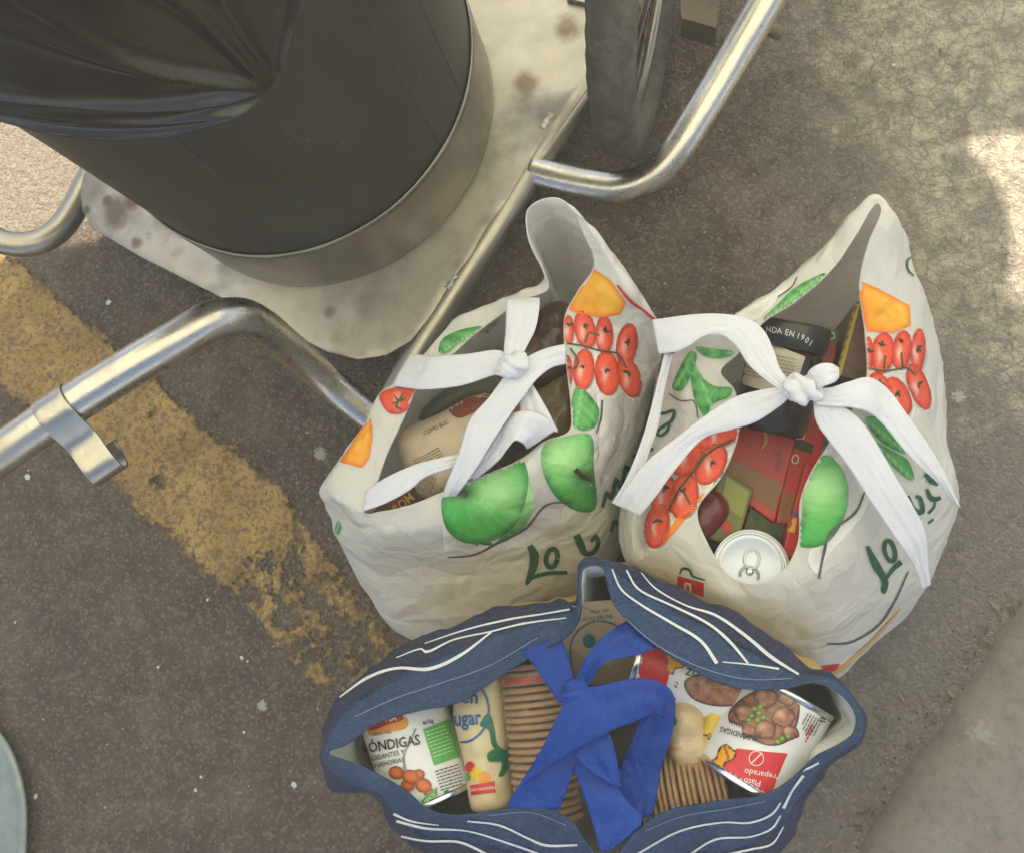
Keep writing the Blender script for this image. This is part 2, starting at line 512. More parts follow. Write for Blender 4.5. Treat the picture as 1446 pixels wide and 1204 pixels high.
# ------------------------------------------------------------------ setting: ground, yellow line, kerb, added shade tarp overhead, added veil
def plane_side(t, co, a, b, flip=1):
    """signed distance in metres from the ground line a-b (left side positive)"""
    d = (b - a); n = Vector((-d.y, d.x, 0)).normalized() * flip
    x = t.n('VectorMath', operation='DOT_PRODUCT'); t.l(co, x.inputs[0]); x.inputs[1].default_value = n
    return t.math('SUBTRACT', x.outputs['Value'], n.dot(a))
def ground_mat():
    t = NT('worn asphalt'); co = t.coord()
    big = t.noise(co, 3.2, 3, 0.6); mid = t.noise(co, 15, 4, 0.65, 0.6); fine = t.noise(co, 110, 3, 0.7)
    agg = t.vor(co, 210, 'F1', 'Color'); aggd = t.vor(co, 210)
    sep = t.n('SeparateColor'); t.l(agg, sep.inputs[0])
    a1, a2 = srgb(80, 66, 52), srgb(113, 97, 80)
    c = t.mix(t.rampv(mid, [(0.3, 0), (0.72, 1)]), a1, a2)
    c = t.mix(t.rampv(big, [(0.38, 0), (0.66, 0.55)]), c, srgb(70, 62, 54))
    # to the right the surface is greyer and paler
    gx = plane_side(t, co, W(900, 1204), W(1000, 300), -1)
    gx = t.math('ADD', gx, t.math('MULTIPLY', t.math('SUBTRACT', mid, 0.5), 0.5))
    c = t.mix(t.rampv(gx, [(0.0, 0), (0.42, 0.8)]), c, t.mix(fine, srgb(104, 97, 88), srgb(140, 131, 120)))
    # stones in the bitumen
    c = t.mix(t.math('MULTIPLY', t.rampv(sep.outputs[0], [(0.66, 0), (0.98, 1)]), 0.28), c, srgb(164, 153, 138))
    c = t.mix(t.math('MULTIPLY', t.rampv(fine, [(0.52, 0), (0.75, 1)]), 0.5), c, srgb(52, 45, 38))
    # thin pale cement skin, broken, upper right and far left
    d1 = plane_side(t, co, W(1075, -60), W(1290, 560), 1); d2 = plane_side(t, co, W(1250, 560), W(1446, 650), 1)
    wob = t.math('MULTIPLY', t.math('SUBTRACT', t.noise(co, 9, 6, 0.7), 0.5), 0.55)
    m1 = t.rampv(t.math('ADD', d1, wob), [(0.0, 0), (0.14, 1)]); m2 = t.rampv(t.math('ADD', d2, wob), [(0.0, 0), (0.10, 1)])
    skin = t.math('MULTIPLY', m1, m2)
    d3 = plane_side(t, co, W(-200, 430), W(140, 318), 1)
    d4 = plane_side(t, co, W(330, 500), W(170, -200), 1)
    m3 = t.math('MULTIPLY', t.rampv(t.math('ADD', d3, t.math('MULTIPLY', wob, 0.15)), [(0, 0), (0.03, 1)]), t.rampv(d4, [(0, 0), (0.05, 1)]))
    warp = t.n('MixRGB', blend_type='ADD'); warp.inputs[0].default_value = 0.05
    nz = t.n('TexNoise'); nz.inputs['Scale'].default_value = 14; nz.inputs['Detail'].default_value = 4; t.l(co, nz.inputs['Vector'])
    t.l(co, warp.inputs[1]); t.l(nz.outputs['Color'], warp.inputs[2])
    crack = t.vor(warp.outputs[0], 26, 'DISTANCE_TO_EDGE'); crack2 = t.vor(warp.outputs[0], 60, 'DISTANCE_TO_EDGE')
    ck = t.math('MULTIPLY', t.rampv(crack, [(0.0, 0.25), (0.06, 1)]), t.rampv(crack2, [(0.0, 0.62), (0.09, 1)]))
    pores = t.rampv(t.vor(co, 120), [(0.10, 0.45), (0.3, 1)])
    hole = t.rampv(t.noise(co, 26, 4, 0.8), [(0.40, 0.10), (0.62, 1)])
    skin_f = t.math('MULTIPLY', t.math('MULTIPLY', skin, hole), t.math('MULTIPLY', ck, pores))
    c = t.mix(skin_f, c, t.mix(mid, srgb(158, 146, 122), srgb(196, 183, 158)))
    c = t.mix(t.math('MULTIPLY', m3, t.math('MULTIPLY', pores, t.rampv(fine, [(0.40, 1), (0.62, 0.45)]))), c, t.mix(t.noise(co, 60, 3, 0.7), srgb(104, 94, 80), srgb(158, 146, 130)))
    # white specks of gum and grit
    spk = t.vor(co, 34, 'F1', 'Color'); sd = t.vor(co, 34); s2 = t.n('SeparateColor'); t.l(spk, s2.inputs[0])
    sm = t.math('MULTIPLY', t.rampv(s2.outputs[1], [(0.90, 0), (0.93, 1)]), t.rampv(t.math('ADD', sd, t.math('MULTIPLY', t.math('SUBTRACT', t.noise(co, 260, 3), 0.5), 0.25)), [(0.05, 1), (0.10, 0)]))
    c = t.mix(t.math('MULTIPLY', sm, 0.75), c, srgb(190, 182, 172))
    gum = None; gn = t.math('MULTIPLY', t.math('SUBTRACT', t.noise(co, 170, 3), 0.5), 0.022)
    for px, py, rad in ((452, 640, 0.012), (370, 995, 0.010), (1355, 560, 0.009)):
        x = t.n('VectorMath', operation='DISTANCE'); t.l(co, x.inputs[0]); x.inputs[1].default_value = W(px, py)
        dd = t.math('ADD', x.outputs['Value'], gn)
        g = t.rampv(t.math('DIVIDE', dd, rad), [(0.7, 1), (1.0, 0)])
        gum = g if gum is None else t.math('MAXIMUM', gum, g)
    c = t.mix(t.math('MULTIPLY', gum, 0.7), c, srgb(186, 178, 168))
    t.set(color=c, rough=t.rampv(fine, [(0.3, 0.72), (0.7, 0.92)]), spec=0.3)
    hgt = t.math('ADD', t.math('MULTIPLY', t.noise(co, 42, 3, 0.7), 0.9), t.math('ADD', t.math('MULTIPLY', fine, 0.45), t.math('MULTIPLY', aggd, -0.22)))
    b = t.bump(hgt, 0.85, 0.012)
    t.set(normal=b)
    return t.m
M['ground'] = ground_mat()
g = 60.0
mesh_obj('ground', [(-g, -g, 0), (g, -g, 0), (g, g, 0), (-g, g, 0)], [(0, 1, 2, 3)], M['ground'], kind='structure', smooth=False)

def line_mat():
    t = NT('worn yellow paint'); co = t.coord()
    n = t.noise(co, 24, 6, 0.7); f = t.noise(co, 110, 4, 0.7); b = t.noise(co, 6, 4)
    a = t.n('VertexColor'); a.layer_name = 'print'
    c = t.mix(t.rampv(f, [(0.45, 0), (0.64, 0.8)]), a.outputs[0], srgb(90, 74, 54))
    c = t.mix(t.rampv(n, [(0.5, 0), (0.72, 0.5)]), c, srgb(120, 98, 66))
    c = t.mix(t.rampv(t.vor(co, 95), [(0.10, 0.5), (0.28, 0)]), c, srgb(84, 72, 56))
    t.set(color=c, rough=0.85, spec=0.25, normal=t.bump(f, 0.5, 0.006, t.bump(t.noise(co, 38, 5, 0.65), 0.5, 0.012)))
    return t.m
def yellow_line():
    a0, a1 = W(-60, 232), W(640, 980)          # the two edges on the ground
    up = [W(-120, 215), W(84, 414), W(232, 544), W(340, 632), W(419, 702), W(465, 763), W(600, 905), W(720, 1030)]
    lo = [W(-260, 330), W(-60, 500), W(95, 632), W(200, 725), W(279, 809), W(344, 874), W(440, 985), W(540, 1100)]
    A, B = cr_spline([tuple(p) for p in up], 60), cr_spline([tuple(p) for p in lo], 60)
    nA, K = len(A), 74
    V, idx, F, cl = [], {}, [], []
    keep = {}
    for i in range(nA):
        for q in range(K + 1):
            p = Vector(A[i]).lerp(Vector(B[i]), q / K); p.z = 0.0035
            e = min(q, K - q) / K
            s = i / nA
            n = noise.noise(p * 9) * 0.45 + noise.noise(p * 26) * 0.5 + noise.noise(p * 70) * 0.55 + noise.noise(p * 170) * 0.5
            wear = 0.62 - 0.45 * sstep(0.50, 0.66, s) - 0.45 * sstep(0.66, 1.0, s) 
            hole = math.exp(-((p - W(228, 680)).length / 0.028) ** 2) * 0.6 + math.exp(-((p - W(405, 865)).length / 0.02) ** 2) * 0.6
            val = n * 0.8 + wear - hole - 0.75 * (1 - sstep(0, 0.14, e))
            keep[(i, q)] = val > -0.12
            tt = sstep(-0.15, 0.45, val)
            cl.append(mixc(srgb(98, 80, 58), mixc(srgb(150, 118, 68), srgb(186, 152, 94), 0.5 + 0.8 * noise.noise(p * 14)), tt))
            V.append(p)
    for i in range(nA - 1):
        for q in range(K):
            if keep[(i, q)] and keep[(i + 1, q)] and keep[(i, q + 1)] and keep[(i + 1, q + 1)]:
                a = i * (K + 1) + q; F.append((a, a + 1, a + K + 2, a + K + 1))
    us = sorted({i for f in F for i in f}); mp = {o: k for k, o in enumerate(us)}
    o = mesh_obj('yellow_line', [V[i] for i in us], [tuple(mp[i] for i in f) for f in F], line_mat(), kind='structure', cols=[cl[i] for i in us])
    return o
yellow_line()

def kerb_mat():
    t = NT('worn kerb concrete'); co = t.coord()
    n = t.noise(co, 6, 6, 0.65); f = t.noise(co, 60, 5, 0.7)
    c = t.mix(t.rampv(n, [(0.3, 0), (0.7, 1)]), srgb(116, 107, 97), srgb(142, 133, 123))
    c = t.mix(t.rampv(f, [(0.5, 0), (0.75, 0.6)]), c, srgb(96, 88, 79))
    spk = t.vor(co, 60); c = t.mix(t.math('MULTIPLY', t.rampv(spk, [(0.05, 1), (0.09, 0)]), 0.5), c, srgb(180, 172, 160))
    # a chalky scuff
    x = t.n('VectorMath', operation='DISTANCE'); t.l(t.mapping(co, (1, 1, 0)), x.inputs[0]); p = W(1392, 1035, 0.05); p.z = 0; x.inputs[1].default_value = p
    dd = t.math('ADD', x.outputs['Value'], t.math('MULTIPLY', t.math('SUBTRACT', t.noise(t.mapping(co, (1, 1, 1), (0, 0, 0.6)), 120, 3), 0.5), 0.07))
    c = t.mix(t.math('MULTIPLY', t.rampv(t.math('DIVIDE', dd, 0.018), [(0.3, 1), (1, 0)]), 0.35), c, srgb(176, 178, 168))
    t.set(color=c, rough=0.88, spec=0.25, normal=t.bump(f, 0.35, 0.004, t.bump(t.noise(co, 14, 5), 0.5, 0.02)))
    return t.m
def kerb():
    edge = [(1140, 1420), (1211, 1204), (1260, 1110), (1300, 1060), (1333, 1015), (1372, 955), (1410, 885), (1446, 845), (1560, 700), (1750, 480)]
    E = cr_spline([tuple(W(x, y)) for x, y in edge], 14)
    prof = [(0.0, -0.01), (0.004, 0.006), (0.014, 0.020), (0.03, 0.034), (0.055, 0.045), (0.09, 0.051), (0.16, 0.054), (0.3, 0.056), (0.7, 0.058), (1.5, 0.06), (4.0, 0.06)]
    V = []
    for i, p in enumerate(E):
        t = Vector(E[min(i + 1, len(E) - 1)] - E[max(i - 1, 0)]).normalized(); n = Vector((t.y, -t.x, 0))
        for d, h in prof:
            q = Vector(p) + n * d; q.z = h
            q.z += 0.006 * noise.noise(Vector((q.x * 9, q.y * 9, 1))) * min(1, d * 20)
            q += n * (0.012 * noise.noise(Vector(p) * 12) * (1 - min(1, d * 5)))
            V.append(q)
    o = mesh_obj('pavement_kerb', V, grid_faces(len(E), len(prof), False), kerb_mat(), kind='structure')
    fix_normals(o)
kerb()

# unseen tarp put up to block the sun, gaps cut for the sunlit patches
AZ = 2.35
def up_to_awning(p): return p + sun_dir * ((AZ - p.z) / sun_dir.z)
def added_awning():
    gaps = [[W(*q, 0.0) for q in ((-420, 60), (60, 60), (150, 180), (150, 330), (60, 352), (-10, 374), (-150, 400), (-420, 440))],
            [W(*q, 0.0) for q in ((1366, 208), (1392, 196), (1460, 190), (1800, 180), (1850, 420), (1480, 438), (1432, 432), (1424, 400), (1431, 350), (1420, 290), (1396, 245))]]
    gaps = [[up_to_awning(p) for p in gp] for gp in gaps]
    c = up_to_awning(W(760, 560))
    hx, hy = 2.3, 2.3
    outer = [c + Vector(v) for v in ((-hx, -hy, 0), (hx, -hy, 0), (hx, hy, 0), (-hx, hy, 0))]
    outer2 = densify([(p.x, p.y) for p in outer], 0.08)
    co = [Vector(p) for p in outer2]; edges = [(i, (i + 1) % len(co)) for i in range(len(co))]
    holes = []
    for gp in gaps:
        sp = densify(smooth_poly([(p.x, p.y) for p in gp], 4), 0.05); b = len(co); holes.append(sp)
        co += [Vector(p) for p in sp]; edges += [(b + i, b + (i + 1) % len(sp)) for i in range(len(sp))]
    x = c.x - hx + 0.05
    while x < c.x + hx:
        y = c.y - hy + 0.05
        while y < c.y + hy: co.append(Vector((x, y))); y += 0.1
        x += 0.1
    vs, es, fs, *_ = delaunay_2d_cdt(co, edges, [], 0, 1e-5)
    F = []
    for f in fs:
        mx = sum((vs[i] for i in f), Vector((0, 0))) / len(f)
        if abs(mx.x - c.x) > hx or abs(mx.y - c.y) > hy or any(pip(mx.x, mx.y, h) for h in holes): continue
        F.append(tuple(f))
    V = [Vector((v.x, v.y, AZ + 0.03 * noise.noise(Vector((v.x * 2, v.y * 2, 0))))) for v in vs]
    t = NT('awning tarp'); cc = t.coord()
    wv = t.n('TexWave'); wv.inputs['Scale'].default_value = 0.55; wv.inputs['Distortion'].default_value = 0.0
    t.l(t.mapping(cc, (1, 1, 1), (0, 0, 0.55)), wv.inputs['Vector'])
    col = t.mix(t.rampv(wv.outputs['Fac'], [(0.80, 0), (0.82, 1)]), (0.88, 0.845, 0.785), srgb(205, 215, 90))  # lime stripe added for the steel tubes to reflect
    t.set(color=col, rough=0.7)
    tr = t.n('BsdfTranslucent'); t.l(col, tr.inputs[0])
    mx = t.n('MixShader'); mx.inputs[0].default_value = 0.88; t.l(t.b.outputs[0], mx.inputs[1]); t.l(tr.outputs[0], mx.inputs[2]); t.l(mx.outputs[0], t.out.inputs[0])
    mesh_obj('added_awning', V, F, t.m, kind='structure')
added_awning()

def veil_haze():  # thin volume added to lift the blacks like a milky lens veil
    x, z0, z1 = 61.0, -1.0, 2.6
    V = [(-x, -x, z0), (x, -x, z0), (x, x, z0), (-x, x, z0), (-x, -x, z1), (x, -x, z1), (x, x, z1), (-x, x, z1)]
    o = mesh_obj('veil_haze', V, [(3, 2, 1, 0), (4, 5, 6, 7), (0, 1, 5, 4), (1, 2, 6, 5), (2, 3, 7, 6), (3, 0, 4, 7)], bpy.data.materials.new('veil volume'), smooth=False, kind='stuff')
    mt = o.data.materials[0]; mt.use_nodes = True; mt.node_tree.nodes.clear()
    v = mt.node_tree.nodes.new('ShaderNodeVolumePrincipled'); v.inputs['Color'].default_value = (0.95, 0.93, 0.90, 1); v.inputs['Density'].default_value = 0.034
    mo = mt.node_tree.nodes.new('ShaderNodeOutputMaterial'); mt.node_tree.links.new(v.outputs[0], mo.inputs['Volume'])
veil_haze()

# ------------------------------------------------------------------ the steel cart
PZ = 0.14
cart = thing('steel_food_cart', 'stainless steel cart with a welded base plate, bent tube handles and a spoked wheel', 'cart', W(500, 300, 0))
plate_px = [(112, 262), (116, 298), (132, 324), (200, 364), (300, 414), (400, 466), (462, 497), (505, 508), (545, 502), (580, 482), (604, 452), (700, 309), (760, 225), (830, 125), (880, 40), (920, -40), (960, -160), (760, -330), (420, -260), (200, 60), (128, 222)]
vs, fs = fill2d(plate_px, 12)
V = [W(v.x, v.y, PZ + 0.0015 * noise.noise(Vector((v.x * 0.012, v.y * 0.012, 0)))) for v in vs]
o = mesh_obj('base_plate', V, [tuple(f) for f in fs], M['plate'], cart); fix_normals(o)
mod(o, 'SOLIDIFY', thickness=0.006, offset=-1); mod(o, 'BEVEL', width=0.0012, segments=2)
# edge tube under the plate's right side
V, F = tube([W(965, -130, 0.118), W(905, -12, 0.118), W(850, 85, 0.118), W(775, 205, 0.118), (W(700, 322, 0.118)), W(628, 436, 0.118), W(585, 505, 0.115), W(545, 580, 0.11), W(520, 640, 0.10)], 0.0225, 24, 10)
mesh_obj('edge_tube', V, F, M['oldtube'], cart)
# bead of weld along the seam, in three runs
for k, run in enumerate((((766, 186), (782, 160)), ((634, 410), (648, 388)))):
    pts = []
    for i in range(len(run) - 1):
        for q in range(6):
            f = q / 6; pts.append(((run[i][0] * (1 - f) + run[i + 1][0] * f), (run[i][1] * (1 - f) + run[i + 1][1] * f)))
    V, F = tube([W(x + random.uniform(-0.7, 0.7), y, PZ - 0.0095) for x, y in pts], [random.uniform(0.010, 0.0118) for _ in range(8)], 12, 3)
    mesh_obj('weld', V, F, M.setdefault('weld', steel('weld bead', (0.42, 0.40, 0.36), 0.55, 0.6, 30, None, (0.22, 0.17, 0.12), 0.6)), cart)
# handles
V, F = tube([W(752, 243, 0.116), W(785, 252, 0.119), W(832, 262, 0.125), W(880, 266, 0.135), W(922, 250, 0.15), (W(955, 214, 0.165)), W(985, 167, 0.18), W(1030, 92, 0.20), W(1075, 15, 0.225), W(1130, -80, 0.25), W(1190, -190, 0.28)], 0.0262, 28, 10)
mesh_obj('handle_tube', V, F, M['tube'], cart)
V, F = tube([W(548, 606, 0.10), W(510, 578, 0.12), W(460, 537, 0.16), W(405, 490, 0.24), W(368, 460, 0.32), W(338, 448, 0.37), W(300, 453, 0.40), W(255, 478, 0.415), W(130, 553, 0.44), W(0, 641, 0.46), W(-120, 722, 0.48)], 0.0262, 28, 10)
mesh_obj('handle_tube', V, F, M['tube'], cart)
V, F = tube([W(150, 215, 0.115), W(128, 250, 0.118), W(106, 293, 0.125), W(84, 324, 0.135), W(52, 343, 0.15), W(12, 344, 0.165), W(-35, 322, 0.18), W(-90, 285, 0.20)], 0.0215, 24, 10)
mesh_obj('handle_tube', V, F, M['oldtube'], cart)
# hook clamped to the left handle
def hook():
    a, b = W(175, 526, 0.432), W(20, 628, 0.457)
    ax = (b - a).normalized(); c = a.lerp(b, 0.56)
    up = Vector((0, 0, 1)); up = (up - ax * up.dot(ax)).normalized(); fr = ax.cross(up)
    if (W(200, 700, 0.4) - W(150, 600, 0.4)).dot(fr) < 0: fr = -fr
    r = 0.0292; prof = []
    for k in range(13):
        an = R(190 - k * 150 / 12); prof.append((r * math.cos(an), r * math.sin(an)))
    prof += [(r + 0.002, 0.008), (r + 0.011, -0.004), (r + 0.024, -0.010), (r + 0.038, -0.013), (r + 0.052, -0.017), (r + 0.061, -0.026), (r + 0.063, -0.037), (r + 0.057, -0.048), (r + 0.044, -0.055), (r + 0.028, -0.058), (r + 0.012, -0.058)]
    prof = cr_spline(prof, 3)
    V = []
    for u, v in prof:
        for s in np.linspace(-0.021, 0.021, 7): V.append(c + fr * u + up * v + ax * s)
    o = mesh_obj('hook', V, grid_faces(len(prof), 7, False), M['hook'], cart)
    mod(o, 'SOLIDIFY', thickness=0.0032, offset=0); mod(o, 'BEVEL', width=0.0006, segments=2)
hook()
# collar the drum stands in
DC = Vector((-0.553, 0.719, PZ)); DR = 0.292
def ring_wall(name, z0, z1, r0, r1, mat, parent, seg=160, thick=0.003, nz=12):
    V = []
    for s in range(seg):
        a = 2 * math.pi * s / seg
        for k in range(nz):
            f = k / (nz - 1); r = r0 + (r1 - r0) * f
            r += 0.0012 * noise.noise(Vector((math.cos(a) * 2.5, math.sin(a) * 2.5, f * 1.5 + r0 * 9)))
            V.append(Vector((DC.x + r * math.cos(a), DC.y + r * math.sin(a), z0 + (z1 - z0) * f)))
    o = mesh_obj(name, V, grid_faces(seg, nz, True), mat, parent)
    mod(o, 'SOLIDIFY', thickness=thick, offset=-1); return o
ring_wall('collar', PZ + 0.001, PZ + 0.150, DR + 0.004, DR + 0.005, M['collar'], cart)
# wheel
M['rust'] = make_plain('rusty wire', srgb(112, 96, 74), 0.6, 0.2, 0.4, 60)
def wheel():
    R0 = 0.33; foot = W(922, 66, 0); head = (W(1010, -120, 0) - W(925, 42, 0)); head.z = 0; head = Vector((0.18, 1, 0)).normalized()
    side = head.cross(Vector((0, 0, 1))); c = foot + Vector((0, 0, R0))
    hub = bpy.data.objects.new('wheel', None)
    def circ(r, n): return [c + head * (r * math.cos(2 * math.pi * k / n)) + Vector((0, 0, r * math.sin(2 * math.pi * k / n))) for k in range(n)]
    N, K = 120, 18; V = []
    for k in range(N):
        a = 2 * math.pi * k / N; d = head * math.cos(a) + Vector((0, 0, math.sin(a)))
        for q in range(K):
            b = 2 * math.pi * q / K; rr = 0.029
            knob = 0.0018 * ((k + (q % 2)) % 2) if math.cos(b) > 0.1 else 0
            V.append(c + d * (R0 - 0.029 + (rr + knob) * math.cos(b)) + side * ((rr + knob) * 1.05 * math.sin(b)))
    F = []
    for k in range(N):
        for q in range(K): F.append((k * K + q, ((k + 1) % N) * K + q, ((k + 1) % N) * K + (q + 1) % K, k * K + (q + 1) % K))
    w = mesh_obj('wheel', V, F, M['tyre'], cart); 
    V = []; prof = [(R0 - 0.052, 0.011), (R0 - 0.064, 0.012), (R0 - 0.070, 0.006), (R0 - 0.070, -0.006), (R0 - 0.064, -0.012), (R0 - 0.052, -0.011)]
    for k in range(N):
        a = 2 * math.pi * k / N; d = head * math.cos(a) + Vector((0, 0, math.sin(a)))
        for r, s in prof: V.append(c + d * r + side * s)
    mesh_obj('rim', V, grid_faces(N, 6, True), M['oldtube'], w)
    V, F = lathe([(0.012, -0.05), (0.012, -0.034), (0.026, -0.032), (0.026, -0.028), (0.016, -0.024), (0.016, 0.024), (0.026, 0.028), (0.026, 0.032), (0.012, 0.034), (0.012, 0.05)], c, c + side, 20)
    mesh_obj('hub', V, F, M['oldtube'], w)
    for k in range(28):
        a = 2 * math.pi * k / 28; a2 = a + (0.5 if k % 2 else -0.5); s = 0.03 if (k // 2) % 2 else -0.03
        p = c + (head * math.cos(a2) + Vector((0, 0, math.sin(a2)))) * 0.024 + side * s
        q = c + (head * math.cos(a) + Vector((0, 0, math.sin(a)))) * (R0 - 0.068)
        V, F = tube([p, p.lerp(q, 0.5), q], 0.0011, 6, 1); mesh_obj('spoke', V, F, M['rust'], w)
t = NT('dusty tyre rubber'); co = t.coord(); n = t.noise(co, 40, 5, 0.7)
t.set(color=t.mix(t.rampv(n, [(0.4, 0), (0.7, 1)]), srgb(72, 66, 57), srgb(104, 96, 84)), rough=0.85, normal=t.bump(n, 0.35, 0.004)); M['tyre'] = t.m
wheel()
V, F = tube([W(1072, 40, 0.10), W(1086, 42, 0.10), W(1104, 48, 0.10)], 0.011, 14, 3)
mesh_obj('foot_peg', V, F, make_plain('peg', srgb(120, 104, 66), 0.5), cart)
bb = [W(x, y, 0.16) for x, y in ((958, -60), (1018, -58), (1012, 40), (962, 26))]
mesh_obj('bracket', [p for p in bb] + [p - Vector((0, 0, 0.05)) for p in bb], [(0, 3, 2, 1), (4, 5, 6, 7), (0, 1, 5, 4), (1, 2, 6, 5), (2, 3, 7, 6), (3, 0, 4, 7)], make_plain('bracket brown', srgb(104, 88, 66), 0.6, 0, 0.4, 20, 0.3), cart, smooth=False)
bb = [W(x, y, 0.15) for x, y in ((806, -60), (884, -60), (862, 12), (800, -2))]
mesh_obj('bracket', [p for p in bb] + [p - Vector((0, 0, 0.008)) for p in bb], [(0, 3, 2, 1), (4, 5, 6, 7), (0, 1, 5, 4), (1, 2, 6, 5), (2, 3, 7, 6), (3, 0, 4, 7)], M['oldtube'], cart, smooth=False)

# ------------------------------------------------------------------ the drum and the black sack over its mouth
DTOP = 0.90
drum = thing('steel_drum', 'tall dark round drum standing in the steel collar of the cart', 'drum', (DC.x, DC.y, PZ))
def drum_mat():
    t = NT('dark drum'); co = t.coord()
    n = t.noise(co, 6, 5, 0.6); st = t.noise(t.mapping(co, (30, 30, 0.5)), 1.6, 3, 0.5)
    c = t.mix(t.rampv(n, [(0.3, 0), (0.7, 1)]), srgb(50, 44, 36), srgb(64, 59, 48))
    scr = t.noise(t.mapping(co, (60, 60, 2.2)), 1.0, 4, 0.7)
    c = t.mix(t.rampv(scr, [(0.70, 0), (0.76, 0.35)]), c, srgb(140, 134, 118))
    c = t.mix(t.rampv(t.vor(co, 30), [(0.03, 0.5), (0.05, 0)]), c, srgb(150, 145, 130))
    t.set(color=c, rough=t.rampv(n, [(0.3, 0.42), (0.7, 0.55)]), spec=0.45, normal=t.bump(st, 0.08, 0.004))
    return t.m
M['drum'] = drum_mat()
ring_wall('body', PZ + 0.004, DTOP, DR, DR, M['drum'], drum, 160, 0.002, 30)
for az_px in ((420, 200), (545, 70), (250, 200), (600, 20)):
    d = ray(*az_px); # seam line on the near wall
    px = CAM.x - DC.x; py = CAM.y - DC.y; a = d.x ** 2 + d.y ** 2; b = 2 * (px * d.x + py * d.y); c0 = px * px + py * py - DR * DR
    disc = b * b - 4 * a * c0
    if disc <= 0: continue
    h = CAM + d * ((-b - math.sqrt(disc)) / (2 * a)); an = math.atan2(h.y - DC.y, h.x - DC.x)
    V = []
    for k in range(24):
        zz = PZ + 0.01 + (DTOP - PZ - 0.02) * k / 23
        for dd, rr in ((-0.0022, 0.0), (-0.001, 0.0016), (0.001, 0.0016), (0.0022, 0.0)):
            V.append(Vector((DC.x + (DR + rr) * math.cos(an + dd), DC.y + (DR + rr) * math.sin(an + dd), zz)))
    mesh_obj('seam', V, grid_faces(24, 4, False), make_plain('seam paint', srgb(80, 78, 66), 0.5), drum)
V, F = [], []
for s in range(64):
    a = 2 * math.pi * s / 64
    for r, z in ((DR - 0.004, DTOP - 0.01), (DR + 0.006, DTOP - 0.01), (DR + 0.008, DTOP), (DR + 0.004, DTOP + 0.006), (DR - 0.004, DTOP + 0.004)):
        V.append(Vector((DC.x + r * math.cos(a), DC.y + r * math.sin(a), z)))
mesh_obj('top_rim', V, grid_faces(64, 5, True), M['drum'], drum)

